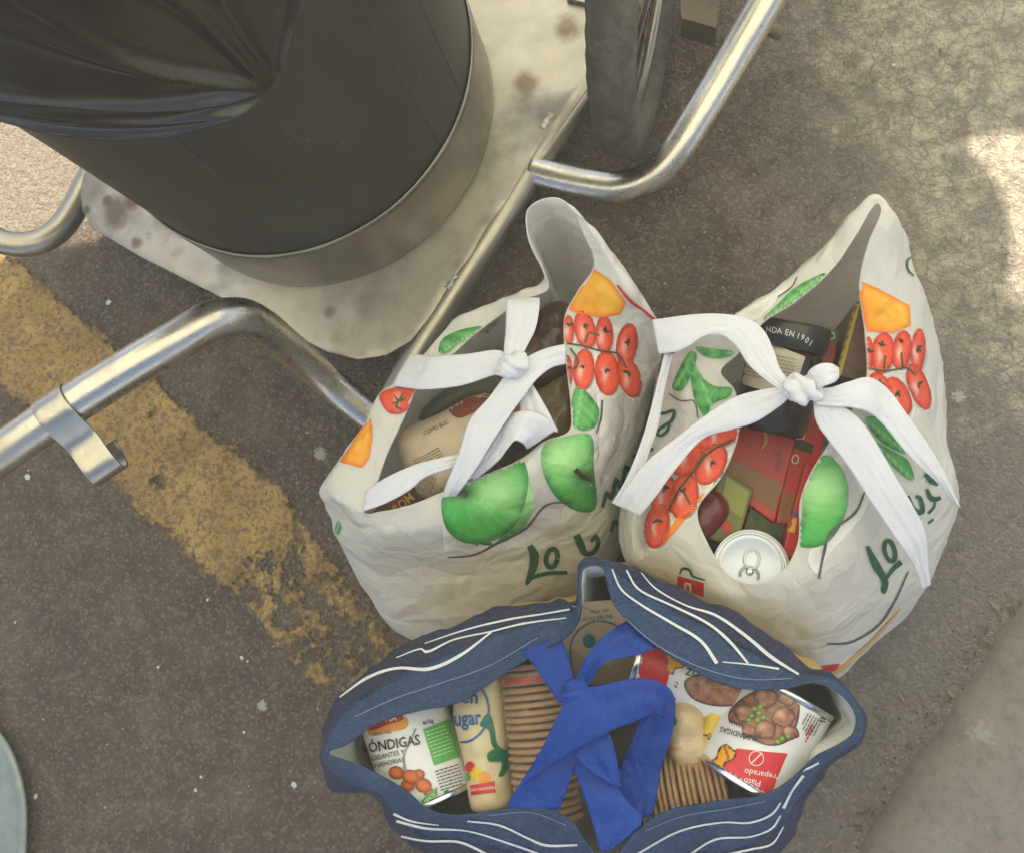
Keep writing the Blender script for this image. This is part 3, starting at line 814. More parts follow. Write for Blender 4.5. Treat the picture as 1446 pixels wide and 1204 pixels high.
def cyl_hit(px_, py_, rad):
    d = ray(px_, py_); px = CAM.x - DC.x; py = CAM.y - DC.y
    a = d.x ** 2 + d.y ** 2; b = 2 * (px * d.x + py * d.y); c0 = px * px + py * py - rad * rad
    disc = max(b * b - 4 * a * c0, 0)
    h = CAM + d * ((-b - math.sqrt(disc)) / (2 * a)); return math.atan2(h.y - DC.y, h.x - DC.x), h.z
def sack():
    hem_px = [(60, 176), (120, 188), (190, 193), (255, 184), (310, 163), (355, 140), (386, 124), (400, 80), (412, 40), (428, -5)]
    hem = sorted(cyl_hit(x, y, DR + 0.004) for x, y in hem_px)
    ga, gz = cyl_hit(386, 124, DR + 0.004)
    A = [h[0] for h in hem]; Z = [h[1] for h in hem]
    # past the visible hem it goes on round the drum
    step = (max(A) - min(A)) / len(A)
    full = [min(A) - 0.9, min(A) - 0.35] + A + [max(A) + 0.25, max(A) + 0.8]
    zf = [Z[0] + 0.03, Z[0] - 0.02] + Z + [Z[-1] + 0.06, Z[-1] + 0.05]
    FOLDS = [(-0.12, .16, .35), (0.10, .10, .5), (0.215, .03, .85), (0.30, .05, .55), (0.60, .035, .8), (0.72, .10, .35), (1.02, .05, .8), (1.12, .03, .5), (1.42, .06, .9), (1.85, .09, .7), (2.4, .1, .5)]
    N, K = 520, 170; V = []
    a0, a1 = full[0], full[0] + 2 * math.pi
    full.append(a1); zf.append(zf[0])
    for i in range(N):
        an = a0 + (a1 - a0) * i / N
        hz = float(np.interp(an, full, zf))
        for k in range(K):
            f = k / (K - 1); z = hz + (DTOP + 0.02 - hz) * f
            u = (an - ga) * DR; v = z - gz
            th = math.atan2(v, -u); rr = math.hypot(u, v)
            fold = 0.0
            if rr > 1e-4:
                for (t0, wd, hh) in FOLDS:
                    tw = t0 + 0.22 * noise.noise(Vector((rr * 4, t0 * 5, 1)))
                    x_ = (th - tw) / max(wd, 0.0045 / rr)
                    fold += hh * math.exp(-abs(x_) ** 1.35)
                fold *= sstep(0.0, 0.05, rr) * (1 - 0.45 * sstep(0.2, 0.6, rr))
            sag = noise.noise(Vector((an * 2.2, z * 2.5, 2))) * 0.006
            loose = 0.030 * sstep(0.10, 0.9, abs(an - ga)) * sstep(0.0, 0.12, z - hz)
            r = DR + 0.0035 + max(0, loose * 0.6 + fold * 0.013 + sag * min(1, rr * 6))
            V.append(Vector((DC.x + r * math.cos(an), DC.y + r * math.sin(an), z)))
    F = grid_faces(N, K, True)
    # over the rim, sagging into the mouth
    top = [i * K + K - 1 for i in range(N)]; prev = top
    for f, dz in ((0.985, 0.022), (0.93, 0.012), (0.85, -0.03), (0.7, -0.08), (0.4, -0.11)):
        row = []
        for i in range(N):
            an = a0 + (a1 - a0) * i / N
            rr = DR * f; row.append(len(V))
            V.append(Vector((DC.x + rr * math.cos(an), DC.y + rr * math.sin(an), DTOP + dz + 0.03 * (1 - f) * noise.noise(Vector((math.cos(an) * 4, math.sin(an) * 4, f * 6))))))
        for i in range(N): F.append((prev[i], prev[(i + 1) % N], row[(i + 1) % N], row[i]))
        prev = row
    F.append(tuple(prev))
    t = NT('black polythene'); co = t.coord()
    n = t.noise(t.mapping(co, (1, 1, 1)), 22, 4, 0.6, 0.6)
    t.set(color=t.mix(n, srgb(30, 25, 21), srgb(44, 37, 32)), rough=0.25, spec=0.6, normal=t.bump(n, 0.10, 0.006))
    o = mesh_obj('rubbish_sack', V, F, t.m, loc=(DC.x, DC.y, 0.5), label='black plastic rubbish sack stretched over the mouth of the dark drum', cat='plastic bag')
    fix_normals(o)
sack()

# ------------------------------------------------------------------ rounded metal tray in the bottom left corner
def tray():
    z = 0.03
    o = thing('metal_tray', 'grey galvanised metal tray with a rounded rolled edge in the bottom left corner', 'tray', W(-190, 1300, 0))
    oc = [(-380, 1180), (-340, 1080), (-240, 1010), (-120, 990), (-40, 1002), (4, 1042), (24, 1085), (34, 1130), (35, 1180), (30, 1260), (20, 1400), (-20, 1480), (-120, 1520), (-300, 1500), (-380, 1400)]
    outer = [tuple(W(x, y, z)) for x, y in oc]
    c = Vector(np.mean(np.array(outer), axis=0)); P = cr_spline(outer, 10, True)
    m_ = make_plain('galvanised', srgb(158, 164, 154), 0.5, 0.25, 0.35, 30, 0.2, 60)
    def ring(name, prof):
        V = []
        for p in P:
            p = Vector(p); d = (p - c); d.z = 0; dn = d.normalized()
            for f, dz, off in prof: q = c + d * f + dn * off; q.z = z + dz; V.append(q)
        return fix_normals(mesh_obj(name, V, grid_faces(len(P), len(prof), True), m_, o))
    ring('rolled_edge', [(1, -0.010, -0.004), (1, -0.006, -0.0005), (1, -0.001, -0.002), (1, 0.0, -0.007), (1, -0.001, -0.012), (1, -0.005, -0.016), (1, -0.011, -0.0165), (1, -0.014, -0.010), (1, -0.010, -0.004)])
    ring('side_wall', [(1, -0.012, -0.009), (1, -0.018, -0.024), (1, -0.027, -0.036), (0.4, -0.0275, -0.02), (0.02, -0.0275, 0)])
    ring('inner_floor', [(1, -0.008, -0.0165), (1, -0.008, -0.021), (1, -0.012, -0.024), (1, -0.012, -0.030), (1, -0.013, -0.034), (0.4, -0.014, 0), (0.02, -0.014, 0)])
tray()
# ------------------------------------------------------------------ the three shopping bags
def loft(cols, sub_u=9, sub_v=9, base_in=0.86, mid_in=0.98, wr=0.006, wseed=0.0, zmid=(0.24, 0.10), sharp=False, crisp=0.0):
    """columns of (px, py, height) from the mouth down to the ground; short columns are carried down by themselves"""
    L = [[W(*p) for p in c] for c in cols]
    cen = sum((c[1] for c in L), Vector()) / len(L)
    for c in L:
        if len(c) == 2:
            s = c[1]
            extra = ((s.z - 0.014, 0.985), (s.z - 0.05, 0.95)) if sharp else ()
            for z, f in extra + ((zmid[0], 0.97 if sharp else 1.0), (zmid[1], mid_in), (0.003, base_in)):
                p = cen.lerp(s, f); p.z = z; c.append(p)
        c[-1].z = max(c[-1].z, 0.003)
    A = np.array([[tuple(p) for p in c] for c in L])                       # stations x levels x 3
    U = np.stack([cr_spline(A[:, k], sub_u, True) for k in range(A.shape[1])], 1)
    G = np.stack([cr_spline(U[i], sub_v) for i in range(U.shape[0])], 0)
    n, k = G.shape[:2]
    du = np.roll(G, -1, 0) - np.roll(G, 1, 0)
    dv = np.empty_like(G); dv[:, 1:-1] = G[:, 2:] - G[:, :-2]; dv[:, 0] = G[:, 1] - G[:, 0]; dv[:, -1] = G[:, -1] - G[:, -2]
    N = np.cross(du, dv); N /= (np.linalg.norm(N, axis=2, keepdims=True) + 1e-12)
    c3 = np.array(cen); c3[2] = 0.15
    if (N * (G - c3)).sum() < 0: N = -N
    for i in range(n):
        for q in range(k):
            p = Vector(G[i, q]); f = q / (k - 1)
            s = Vector((p.x * 9, p.y * 9, p.z * 22 + wseed)); s2 = Vector((p.x * 22, p.y * 22, p.z * 12 - wseed))
            w1 = 1 - abs(noise.noise(s)) * 2; w2 = noise.noise(s2); w3 = 1 - 2 * abs(noise.noise(Vector((p.x * 30 + p.z * 20, p.y * 30 - p.z * 24, p.z * 9 + wseed))))
            amp = wr * (0.35 + 0.65 * min(1, f * 5)) * (1 if f < 0.9 else (1 - f) * 10)
            if crisp:                                                 # pinched folds running down from the mouth
                ff = noise.noise(Vector((p.x * 16 + wseed, p.y * 16, p.z * 3))) + 0.5 * noise.noise(Vector((p.x * 37, p.y * 37 + wseed, p.z * 9)))
                G[i, q] += N[i, q] * crisp * (0.45 - abs(ff)) * 1.5 * min(1, 0.25 + f * 6) * (1 if f < 0.9 else (1 - f) * 10)
            G[i, q] += N[i, q] * amp * (0.55 * w1 + 0.55 * w2 + 0.55 * w3 - 0.4)
    G[:, :, 2] = np.maximum(G[:, :, 2], 0.003)
    return G, N, cen
def bag_mesh(name, G, mat, parent, rows=None, cap=False, thick=0.0012):
    n, k = G.shape[:2]; r0, r1 = rows or (0, k)
    H = G[:, r0:r1]; kk = r1 - r0
    F = grid_faces(n, kk, True)
    if cap: F.append(tuple(i * kk + kk - 1 for i in range(n)))
    o = mesh_obj(name, H.reshape(-1, 3), F, mat, parent); fix_normals(o)
    if thick: mod(o, 'SOLIDIFY', thickness=thick, offset=-1)
    return o

GRN, GRD, GRL = srgb(72, 178, 72), srgb(24, 118, 58), srgb(178, 228, 150)
def apple_col(cx, cy, hx, hy, sx, sy):
    """printed apple: dark rim, pale belly, stalk hollow at sx, sy"""
    def f(x, y, poly):
        d = min(1, dist_poly(x, y, poly) / 26)
        n = noise.noise(Vector((x * 0.05, y * 0.05, cx))) * 0.5 + noise.noise(Vector((math.atan2(y - sy, x - sx) * 6, 3, cx))) * 0.35
        c = mixc(GRD, GRN, sstep(-0.1, 0.55, d + n * 0.3))
        hl = math.exp(-(((x - hx) / 38) ** 2 + ((y - hy) / 34) ** 2))
        st2 = noise.noise(Vector((math.atan2(y - sy, x - sx) * 14, math.hypot(x - sx, y - sy) * 0.02, cx)))
        c = mixc(c, GRL, hl * 0.95 + n * 0.25 + st2 * 0.22)
        st = math.exp(-(((x - sx) / 15) ** 2 + ((y - sy) / 10) ** 2))
        return mixc(c, srgb(60, 96, 44), st)
    return f
def leaf_col(x0, y0, x1, y1):
    def f(x, y, poly):
        d = dist_poly(x, y, poly); dx, dy = x1 - x0, y1 - y0; L = math.hypot(dx, dy)
        side = ((x - x0) * dy - (y - y0) * dx) / L; t = ((x - x0) * dx + (y - y0) * dy) / L
        v = 0.5 + 0.35 * math.sin((t - abs(side) * 1.2) * 1.1) + 0.6 * noise.noise(Vector((x * .07, y * .07, 3)))
        c = mixc(srgb(34, 116, 54), srgb(112, 192, 100), min(1, d / 10) * 0.35 + 0.65 * v)
        return mixc(srgb(160, 212, 150), c, min(1, abs(side) / 2.2))
    return f
def orange_col(x0, y0, x1, y1):
    def f(x, y, poly):
        t = ((x - x0) * (x1 - x0) + (y - y0) * (y1 - y0)) / ((x1 - x0) ** 2 + (y1 - y0) ** 2)
        n = noise.noise(Vector((x * 0.09, y * 0.09, 1)))
        c = mixc(srgb(247, 148, 22), srgb(252, 196, 60), t + n * 0.5)
        return mixc(srgb(238, 118, 26), c, min(1, dist_poly(x, y, poly) / 7))
    return f
def tomato_col(x, y, poly):
    d = dist_poly(x, y, poly); cx = sum(p[0] for p in poly) / len(poly); cy = sum(p[1] for p in poly) / len(poly)
    n = noise.noise(Vector((x * 0.08, y * 0.08, 4)))
    c = mixc(srgb(186, 40, 24), srgb(240, 88, 54), sstep(-1, 7, d + 2 * n))
    hl = math.exp(-(((x - cx + 4 + n * 3) / 3.4) ** 2 + ((y - cy - 3) / 10) ** 2))
    return mixc(c, srgb(255, 214, 196), hl * 0.8)
STEM = srgb(58, 84, 52); INK = srgb(30, 92, 58); GREYL = srgb(98, 92, 88); SHADE = srgb(150, 145, 138); RED = srgb(196, 30, 40); WHITE = (0.78, 0.77, 0.75)
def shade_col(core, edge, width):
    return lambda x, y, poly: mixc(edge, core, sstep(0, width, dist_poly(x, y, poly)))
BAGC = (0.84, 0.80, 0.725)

def ellipse(cx, cy, rx, ry, ang=0, n=14):
    ca, sa = math.cos(R(ang)), math.sin(R(ang))
    return [(cx + rx * math.cos(2 * math.pi * k / n) * ca - ry * math.sin(2 * math.pi * k / n) * sa, cy + rx * math.cos(2 * math.pi * k / n) * sa + ry * math.sin(2 * math.pi * k / n) * ca) for k in range(n)]
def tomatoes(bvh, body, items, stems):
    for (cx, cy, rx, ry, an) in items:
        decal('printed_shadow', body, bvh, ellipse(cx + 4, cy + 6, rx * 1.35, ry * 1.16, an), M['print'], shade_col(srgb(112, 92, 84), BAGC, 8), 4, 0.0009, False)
        decal('printed_tomato', body, bvh, ellipse(cx, cy, rx * 1.28, ry * 1.25, an), M['print'], tomato_col, 3.5, 0.0012, False)
        rd = random.Random(int(cx * 7 + cy)); kx, ky = cx + rd.uniform(-2, 2), cy - ry * rd.uniform(0.15, 0.55)
        for q in range(rd.choice((2, 3))):
            a_ = rd.uniform(0, 6.28); l_ = rd.uniform(5, 9)
            stroke('printed_calyx', body, bvh, [(kx, ky), (kx + math.cos(a_) * l_ * .5 + rd.uniform(-1, 1), ky + math.sin(a_) * l_ * .5), (kx + math.cos(a_) * l_, ky + math.sin(a_) * l_)], [4.5, 3.5, 1], M['print'], mixc(STEM, srgb(36, 52, 34), rd.random()), 3, 0.0019)
    if stems: stroke('printed_stalk', body, bvh, stems, [[2.6] * len(s) for s in stems], M['print'], STEM, 4, 0.0020)

# ---------------- white bag by the drum
def bag_left():
    b = thing('shopping_bag', 'white fruit-print shopping bag beside the cart tube, tied loosely with flat white tapes', 'bag', W(740, 720, 0), 'white fruit-print shopping bags')
    cols = [
        [(514, 724, .372), (492, 716, .362), (476, 752, .27), (538, 850, .10), (596, 880, 0)],
        [(540, 722, .37), (530, 745, .355), (520, 800, .25), (566, 895, .09), (615, 898, 0)],
        [(580, 712, .37), (585, 745, .355), (600, 810, .25), (640, 915, .09), (655, 900, 0)],
        [(635, 690, .372), (650, 735, .355), (680, 800, .25), (715, 900, .09), (720, 885, 0)],
        [(690, 668, .375), (705, 720, .355), (740, 790, .25), (770, 880, .09), (765, 870, 0)],
        [(740, 645, .378), (755, 700, .355), (790, 770, .25), (820, 855, .09), (805, 850, 0)],
        [(768, 623, .38), (795, 680, .36), (835, 740, .25), (858, 815, .09), (840, 810, 0)],
        [(804, 608, .382), (830, 650, .36), (862, 690, .25), (880, 760, .09), (862, 760, 0)],
        [(806, 575, .383), (845, 610, .362), (888, 640, .25), (892, 690, .09), (870, 700, 0)],
        [(799, 510, .386), (850, 540, .365), (905, 580, .26), (900, 640, .09), (872, 650, 0)],
        [(797, 448, .39), (855, 480, .37), (918, 520, .28), (905, 590, .10), (875, 610, 0)],
        [(815, 412, .40), (870, 440, .385), (928, 480, .31), (905, 540, .10), (870, 570, 0)],
        [(838, 375, .42), (885, 410, .405), (926, 452, .34), (900, 510, .10), (862, 540, 0)],
        [(822, 326, .445), (860, 360, .43), (895, 405, .37), (890, 480, .10), (852, 515, 0)],
        [(801, 286, .465), (820, 305, .455), (850, 340, .41), (865, 440, .12), (838, 490, 0)],
        [(772, 279, .465), (776, 284, .455), (795, 330, .35), (820, 430, .12), (815, 480, 0)],
        [(745, 296, .46), (749, 300, .45), (775, 360, .33), (795, 440, .12), (795, 485, 0)],
        [(744, 325, .45), (748, 328, .44)], [(752, 352, .44), (755, 350, .43)],
        [(768, 385, .42), (768, 380, .41)], [(774, 408, .405), (768, 398, .40)], [(738, 424, .395), (732, 413, .39)],
        [(700, 450, .385), (688, 432, .38)], [(664, 478, .38), (645, 452, .375)], [(640, 500, .378), (620, 478, .37)], [(616, 522, .376), (596, 505, .37)],
        [(590, 548, .375), (560, 540, .368)], [(578, 574, .374), (535, 560, .366)], [(560, 612, .373), (514, 602, .364)],
        [(545, 645, .372), (488, 642, .36)], [(530, 690, .372), (456, 690, .355), (470, 722, .27), (530, 800, .10), (590, 840, 0)],
    ]
    G, N, cen = loft(cols, 8, 12, 0.86, 0.96, 0.0045, 3.0)
    body = bag_mesh('body', G, M['bag'], b, cap=True)
    bv = bvh_obj(body)
    P = M['print']
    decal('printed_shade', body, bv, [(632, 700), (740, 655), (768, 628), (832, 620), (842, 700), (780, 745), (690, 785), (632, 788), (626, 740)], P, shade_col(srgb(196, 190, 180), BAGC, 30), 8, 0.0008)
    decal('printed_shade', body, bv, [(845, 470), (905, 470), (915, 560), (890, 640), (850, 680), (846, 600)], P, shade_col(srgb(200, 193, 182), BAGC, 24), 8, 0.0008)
    decal('printed_apple', body, bv, [(738, 656), (749, 684), (754, 712), (744, 738), (724, 758), (700, 768), (670, 768), (710, 740), (738, 705), (742, 675)], P, apple_col(740, 710, 752, 700, 600, 600), 4, 0.0010)
    decal('printed_apple', body, bv, [(626, 700), (660, 678), (700, 660), (736, 647), (746, 672), (742, 705), (726, 742), (690, 764), (655, 765), (632, 748), (624, 722)], P, apple_col(685, 705, 700, 690, 655, 695), 5, 0.0013)
    stroke('printed_stalk', body, bv, [(645, 695), (652, 697), (660, 699)], [4, 6, 8], P, srgb(84, 70, 40), 3, 0.0021)
    decal('printed_apple', body, bv, [(768, 628), (806, 614), (834, 614), (838, 660), (840, 718), (820, 722), (790, 706), (770, 675), (764, 648)], P, apple_col(805, 665, 795, 640, 826, 672), 5, 0.0013)
    stroke('printed_stalk', body, bv, [(812, 662), (822, 672), (836, 678)], [8, 6, 3], P, srgb(70, 60, 36), 3, 0.0021)
    decal('printed_leaf', body, bv, [(806, 596), (806, 570), (816, 545), (836, 562), (846, 580), (840, 602), (822, 608)], P, leaf_col(812, 606, 822, 548), 4, 0.0012)
    decal('printed_orange', body, bv, [(799, 436), (818, 404), (838, 380), (862, 396), (884, 428), (876, 444), (850, 449), (820, 444)], P, orange_col(800, 440, 870, 400), 5, 0.0012, False)
    tomatoes(bv, body, [(803, 466, 6, 17, 0), (826, 466, 12, 22, -12), (853, 473, 10, 22, 0), (885, 487, 12, 25, 8), (801, 525, 6, 19, 0), (824, 522, 12, 24, 4), (857, 527, 14, 26, -4), (888, 533, 13, 24, -18)],
             [[(800, 485), (820, 488), (850, 496), (872, 500), (884, 520)], [(826, 484), (832, 470), (846, 474)], [(805, 492), (816, 510), (812, 522)]])
    stroke('printed_branch', body, bv, [[(850, 565), (848, 590), (842, 612)], [(632, 786), (670, 782), (705, 764), (742, 745), (772, 712), (812, 708)]], [[3, 3, 2], [2, 3, 4, 4, 3, 2]], P, GREYL, 5)
    stroke('printed_edge_line', body, bv, [(872, 403), (890, 425), (908, 438), (924, 452)], [3, 4, 3, 4], P, srgb(205, 40, 48), 4)
    stroke('lettering', body, bv, [[(748, 769), (754, 783), (752, 802), (745, 819), (743, 824), (751, 815), (770, 809), (801, 807)], ellipse(779, 787, 8, 13, 10) + [(787, 787)],
                                   [(814, 754), (820, 768), (826, 780), (836, 780), (844, 768), (841, 757), (834, 764)], [(832, 800), (840, 790), (846, 793)]],
           [[8, 14, 11, 6, 4, 5, 6, 5], [7] * 15, [10, 11, 8, 6, 6, 7, 4], [5, 7, 5]], P, INK, 4)
    stroke('lettering', body, bv, [[(850, 716), (857, 695), (862, 704), (870, 676), (876, 690), (884, 658), (890, 668), (897, 640)], [(862, 750), (868, 735), (874, 742), (882, 716)], [(902, 634), (904, 628)]],
           [[4, 7, 4, 7, 4, 7, 4, 5], [4, 6, 4, 5], [5, 5]], P, INK, 4)
    # back and left rim
    decal('printed_leaf', body, bv, [(620, 498), (624, 480), (640, 470), (662, 463), (684, 462), (676, 478), (650, 484), (632, 498)], P, leaf_col(620, 500, 684, 462), 4, 0.0012)
    decal('printed_leaf', body, bv, [(676, 462), (690, 452), (706, 446), (700, 460), (684, 472)], P, leaf_col(676, 468, 706, 446), 4, 0.0012)
    decal('printed_leaf', body, bv, [(754, 358), (768, 368), (776, 386), (782, 404), (778, 420), (770, 404), (764, 380)], P, leaf_col(754, 358, 780, 420), 4, 0.0012)
    decal('printed_tomato', body, bv, [(536, 558), (556, 548), (578, 546), (590, 550), (582, 572), (566, 584), (548, 582)], P, tomato_col, 4, 0.0012)
    stroke('printed_calyx', body, bv, [[(556, 558), (564, 566), (574, 562)], [(564, 566), (560, 574), (568, 578)], [(570, 553), (564, 566), (554, 570)]], [[1, 4, 1]] * 3, P, STEM, 3, 0.002)
    decal('printed_orange', body, bv, [(480, 652), (496, 628), (512, 604), (524, 590), (526, 616), (522, 645), (512, 660)], P, orange_col(480, 650, 524, 600), 4, 0.0012, False)
    decal('printed_leaf', body, bv, [(474, 742), (478, 734), (482, 744), (478, 754), (474, 752)], P, leaf_col(474, 752, 480, 736), 3, 0.0012)
    decal('printed_panel', body, bv, [(472, 762), (482, 764), (484, 776), (476, 776)], P, RED, 4, 0.0012)
    # tapes
    T = M['tape']
    strap('strap', b, [(714, 421), (715, 428), (714, 468), (712, 498), (716, 518)], [(762, 421), (762, 432), (756, 465), (740, 498), (734, 518)], [.400, .412, .420, .425, .425], T)
    strap('strap', b, [(580, 500), (600, 502), (616, 503), (660, 500), (705, 495), (726, 506)], [(554, 545), (576, 548), (598, 550), (650, 545), (698, 530), (722, 524)], [.378, .392, .405, .415, .42, .425], T)
    strap('strap', b, [(799, 486), (772, 492), (742, 506), (716, 528), (690, 562), (664, 592), (648, 640), (632, 680), (624, 702)], [(799, 514), (778, 520), (758, 536), (738, 562), (716, 592), (694, 626), (672, 662), (652, 690), (644, 700)], [.402, .415, .425, .428, .425, .42, .41, .395, .38], T)
    strap('strap', b, [(733, 540), (734, 560), (735, 588), (738, 604)], [(748, 536), (760, 556), (776, 584), (788, 610)], [.41, .412, .408, .40], T)
    strap('strap', b, [(788, 606), (768, 588), (744, 580), (722, 584), (702, 604), (688, 630), (668, 652), (648, 676)], [(744, 634), (738, 626), (728, 622), (718, 632), (708, 646), (700, 654), (688, 664), (672, 676)], [(.40), .415, .42, .415, .405, .398, .39, .38], T)
    strap('strap', b, [(518, 692), (545, 674), (580, 658), (606, 650), (632, 644), (662, 636)], [(512, 722), (545, 710), (578, 692), (600, 674), (628, 664), (656, 656)], [.372, .385, .393, .396, .394, .386], T)
    knot(b, W(724, 516, .435), 0.017, T, Vector((1, .3, 0)))
def knot(parent, c, r, mat, ax):
    ax = ax.normalized(); V = []; n, k = 40, 22; up = Vector((0, 0, 1)); sd = ax.cross(up).normalized()
    for i in range(n):
        a = 2 * math.pi * i / n
        for q in range(k):
            h = math.pi * q / (k - 1); st = math.sin(h)
            p = ax * (1.25 * math.cos(h)) + (sd * math.cos(a) + up * math.sin(a) * 0.75) * st
            f = 1 - 0.34 * abs(math.sin(a * 1.5 + math.cos(h) * 3.2 + 0.6 * noise.noise(p * 1.5))) ** 6 * st + 0.22 * noise.noise(p * 1.9 + c * 9) - 0.12 * abs(noise.noise(p * 4.5))
            V.append(c + p * (r * f))
    o = mesh_obj('knot', V, grid_faces(n, k, True), mat, parent); fix_normals(o)

# ---------------- white bag on the right
def bag_right():
    b = thing('shopping_bag', 'right-hand white fruit-print shopping bag with a white bow knot and a drink can on top', 'bag', W(1120, 720, 0), 'white fruit-print shopping bags')
    cols = [
        [(985, 720, .365), (935, 768, .345), (890, 792, .26), (905, 805, .10), (935, 800, 0)],
        [(1002, 772, .36), (962, 800, .338), (940, 840, .24), (960, 860, .10), (965, 850, 0)],
        [(1030, 810, .352), (1015, 838, .335), (1030, 890, .22), (1050, 925, .09), (1040, 900, 0)],
        [(1062, 823, .35), (1078, 850, .33), (1108, 920, .20), (1122, 955, .08), (1110, 930, 0)],
        [(1102, 808, .352), (1130, 842, .33), (1170, 925, .18), (1178, 958, .06), (1165, 930, 0)],
        [(1126, 768, .36), (1180, 800, .335), (1228, 885, .18), (1225, 912, .05), (1205, 900, 0)],
        [(1130, 705, .368), (1210, 740, .345), (1296, 822, .20), (1286, 850, .05), (1262, 840, 0)],
        [(1145, 668, .372), (1240, 690, .35), (1340, 742, .22), (1320, 760, .08), (1285, 770, 0)],
        [(1185, 605, .382), (1262, 630, .36), (1352, 695, .25), (1325, 700, .10), (1285, 700, 0)],
        [(1222, 540, .39), (1272, 565, .372), (1336, 630, .27), (1312, 630, .10), (1278, 635, 0)],
        [(1221, 472, .40), (1270, 495, .385), (1332, 540, .29), (1306, 560, .10), (1268, 580, 0)],
        [(1213, 404, .415), (1262, 420, .402), (1310, 440, .33), (1288, 500, .10), (1250, 530, 0)],
        [(1226, 345, .435), (1256, 352, .425), (1284, 362, .38), (1270, 450, .10), (1232, 500, 0)],
        [(1244, 296, .45), (1256, 298, .447), (1265, 308, .43), (1248, 410, .12), (1216, 475, 0)],
        [(1238, 288, .45), (1238, 277, .452)], [(1206, 336, .44), (1208, 300, .44)], [(1170, 386, .425), (1166, 350, .42)],
        [(1122, 428, .41), (1102, 406, .40)], [(1078, 456, .40), (1050, 440, .39)], [(1042, 500, .39), (1000, 470, .38)],
        [(1018, 525, .388), (965, 500, .372), (938, 515, .30), (935, 570, .12), (965, 590, 0)],
        [(1038, 552, .385), (965, 560, .365), (922, 585, .28), (915, 640, .10), (955, 640, 0)],
        [(1044, 606, .38), (965, 622, .355), (898, 664, .26), (895, 700, .10), (945, 700, 0)],
        [(1022, 668, .372), (950, 702, .348), (878, 730, .25), (890, 755, .10), (932, 750, 0)],
    ]
    G, N, cen = loft(cols, 9, 12, 0.84, 0.95, 0.0045, 11.0)
    body = bag_mesh('body', G, M['bag2'], b, cap=True)
    bv = bvh_obj(body); P = M['print']
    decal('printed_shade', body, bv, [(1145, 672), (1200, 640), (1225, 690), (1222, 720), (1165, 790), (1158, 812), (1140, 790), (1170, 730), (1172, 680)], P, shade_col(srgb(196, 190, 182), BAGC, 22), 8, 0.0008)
    decal('printed_apple', body, bv, [(1132, 730), (1135, 690), (1150, 655), (1166, 642), (1188, 660), (1198, 690), (1192, 730), (1172, 762), (1150, 772), (1126, 768)], P, apple_col(1160, 705, 1162, 690, 1050, 700), 5, 0.0013)
    stroke('printed_branch', body, bv, [[(1222, 690), (1208, 722), (1172, 752), (1163, 780), (1156, 816)], [(1168, 908), (1200, 906), (1240, 882), (1262, 850), (1282, 806)]], [[2, 4, 4, 4, 3], [3, 3, 3, 3, 2]], P, GREYL, 5)
    decal('printed_leaf', body, bv, [(1222, 590), (1240, 588), (1266, 598), (1280, 640), (1262, 634), (1240, 620)], P, leaf_col(1222, 592, 1280, 640), 4, 0.0012)
    decal('printed_leaf', body, bv, [(1236, 624), (1262, 638), (1282, 650), (1290, 678), (1276, 672), (1252, 648)], P, leaf_col(1236, 626, 1290, 678), 4, 0.0012)
    decal('printed_orange', body, bv, [(1213, 406), (1216, 398), (1240, 408), (1284, 432), (1286, 460), (1262, 470), (1224, 468), (1218, 440)], P, orange_col(1216, 460, 1270, 410), 5, 0.0012, False)
    tomatoes(bv, body, [(1226, 500, 6, 20, 0), (1246, 499, 13, 24, 6), (1273, 495, 11, 23, 8), (1296, 496, 8, 26, 4), (1244, 548, 11, 20, -28), (1268, 560, 13, 24, -24), (1297, 546, 11, 28, -20)],
             [[(1224, 520), (1250, 524), (1280, 520), (1292, 530)], [(1248, 522), (1250, 502)], [(1274, 520), (1272, 498)]])
    # left panel
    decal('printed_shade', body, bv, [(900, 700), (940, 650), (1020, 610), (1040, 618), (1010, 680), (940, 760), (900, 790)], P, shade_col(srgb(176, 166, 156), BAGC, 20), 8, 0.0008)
    tomatoes(bv, body, [(1012, 614, 28, 15, -16), (970, 645, 17, 24, 28), (1004, 655, 16, 26, 30), (938, 700, 14, 24, 14), (966, 700, 16, 27, 12), (928, 742, 14, 26, 10)],
             [[(1034, 620), (1000, 640), (984, 660), (960, 690), (945, 720)], [(985, 655), (996, 640)], [(964, 690), (975, 712)]])
    decal('printed_orange', body, bv, [(1024, 662), (1026, 672), (1000, 702), (972, 728), (936, 770), (930, 768), (960, 726), (996, 694)], P, orange_col(930, 770, 1024, 664), 4, 0.0012, False)
    decal('printed_leaf', body, bv, [(950, 548), (960, 520), (976, 496), (984, 500), (976, 530), (962, 552)], P, leaf_col(952, 552, 980, 496), 4, 0.0012)
    decal('printed_leaf', body, bv, [(976, 504), (990, 530), (1008, 545), (1034, 548), (1030, 560), (1004, 572), (998, 590), (980, 560)], P, leaf_col(978, 504, 1006, 580), 4, 0.0012)
    decal('printed_leaf', body, bv, [(982, 490), (1004, 492), (1038, 498), (1020, 506), (996, 504)], P, leaf_col(982, 490, 1038, 499), 4, 0.0012)
    decal('printed_leaf', body, bv, [(1078, 452), (1098, 430), (1124, 406), (1150, 392), (1166, 386), (1150, 410), (1118, 432), (1092, 452)], P, leaf_col(1078, 454, 1166, 386), 4, 0.0012)
    decal('printed_shade', body, bv, [(1040, 448), (1090, 418), (1130, 398), (1110, 410), (1082, 440), (1066, 452)], P, shade_col(srgb(200, 195, 188), BAGC, 12), 6, 0.0008)
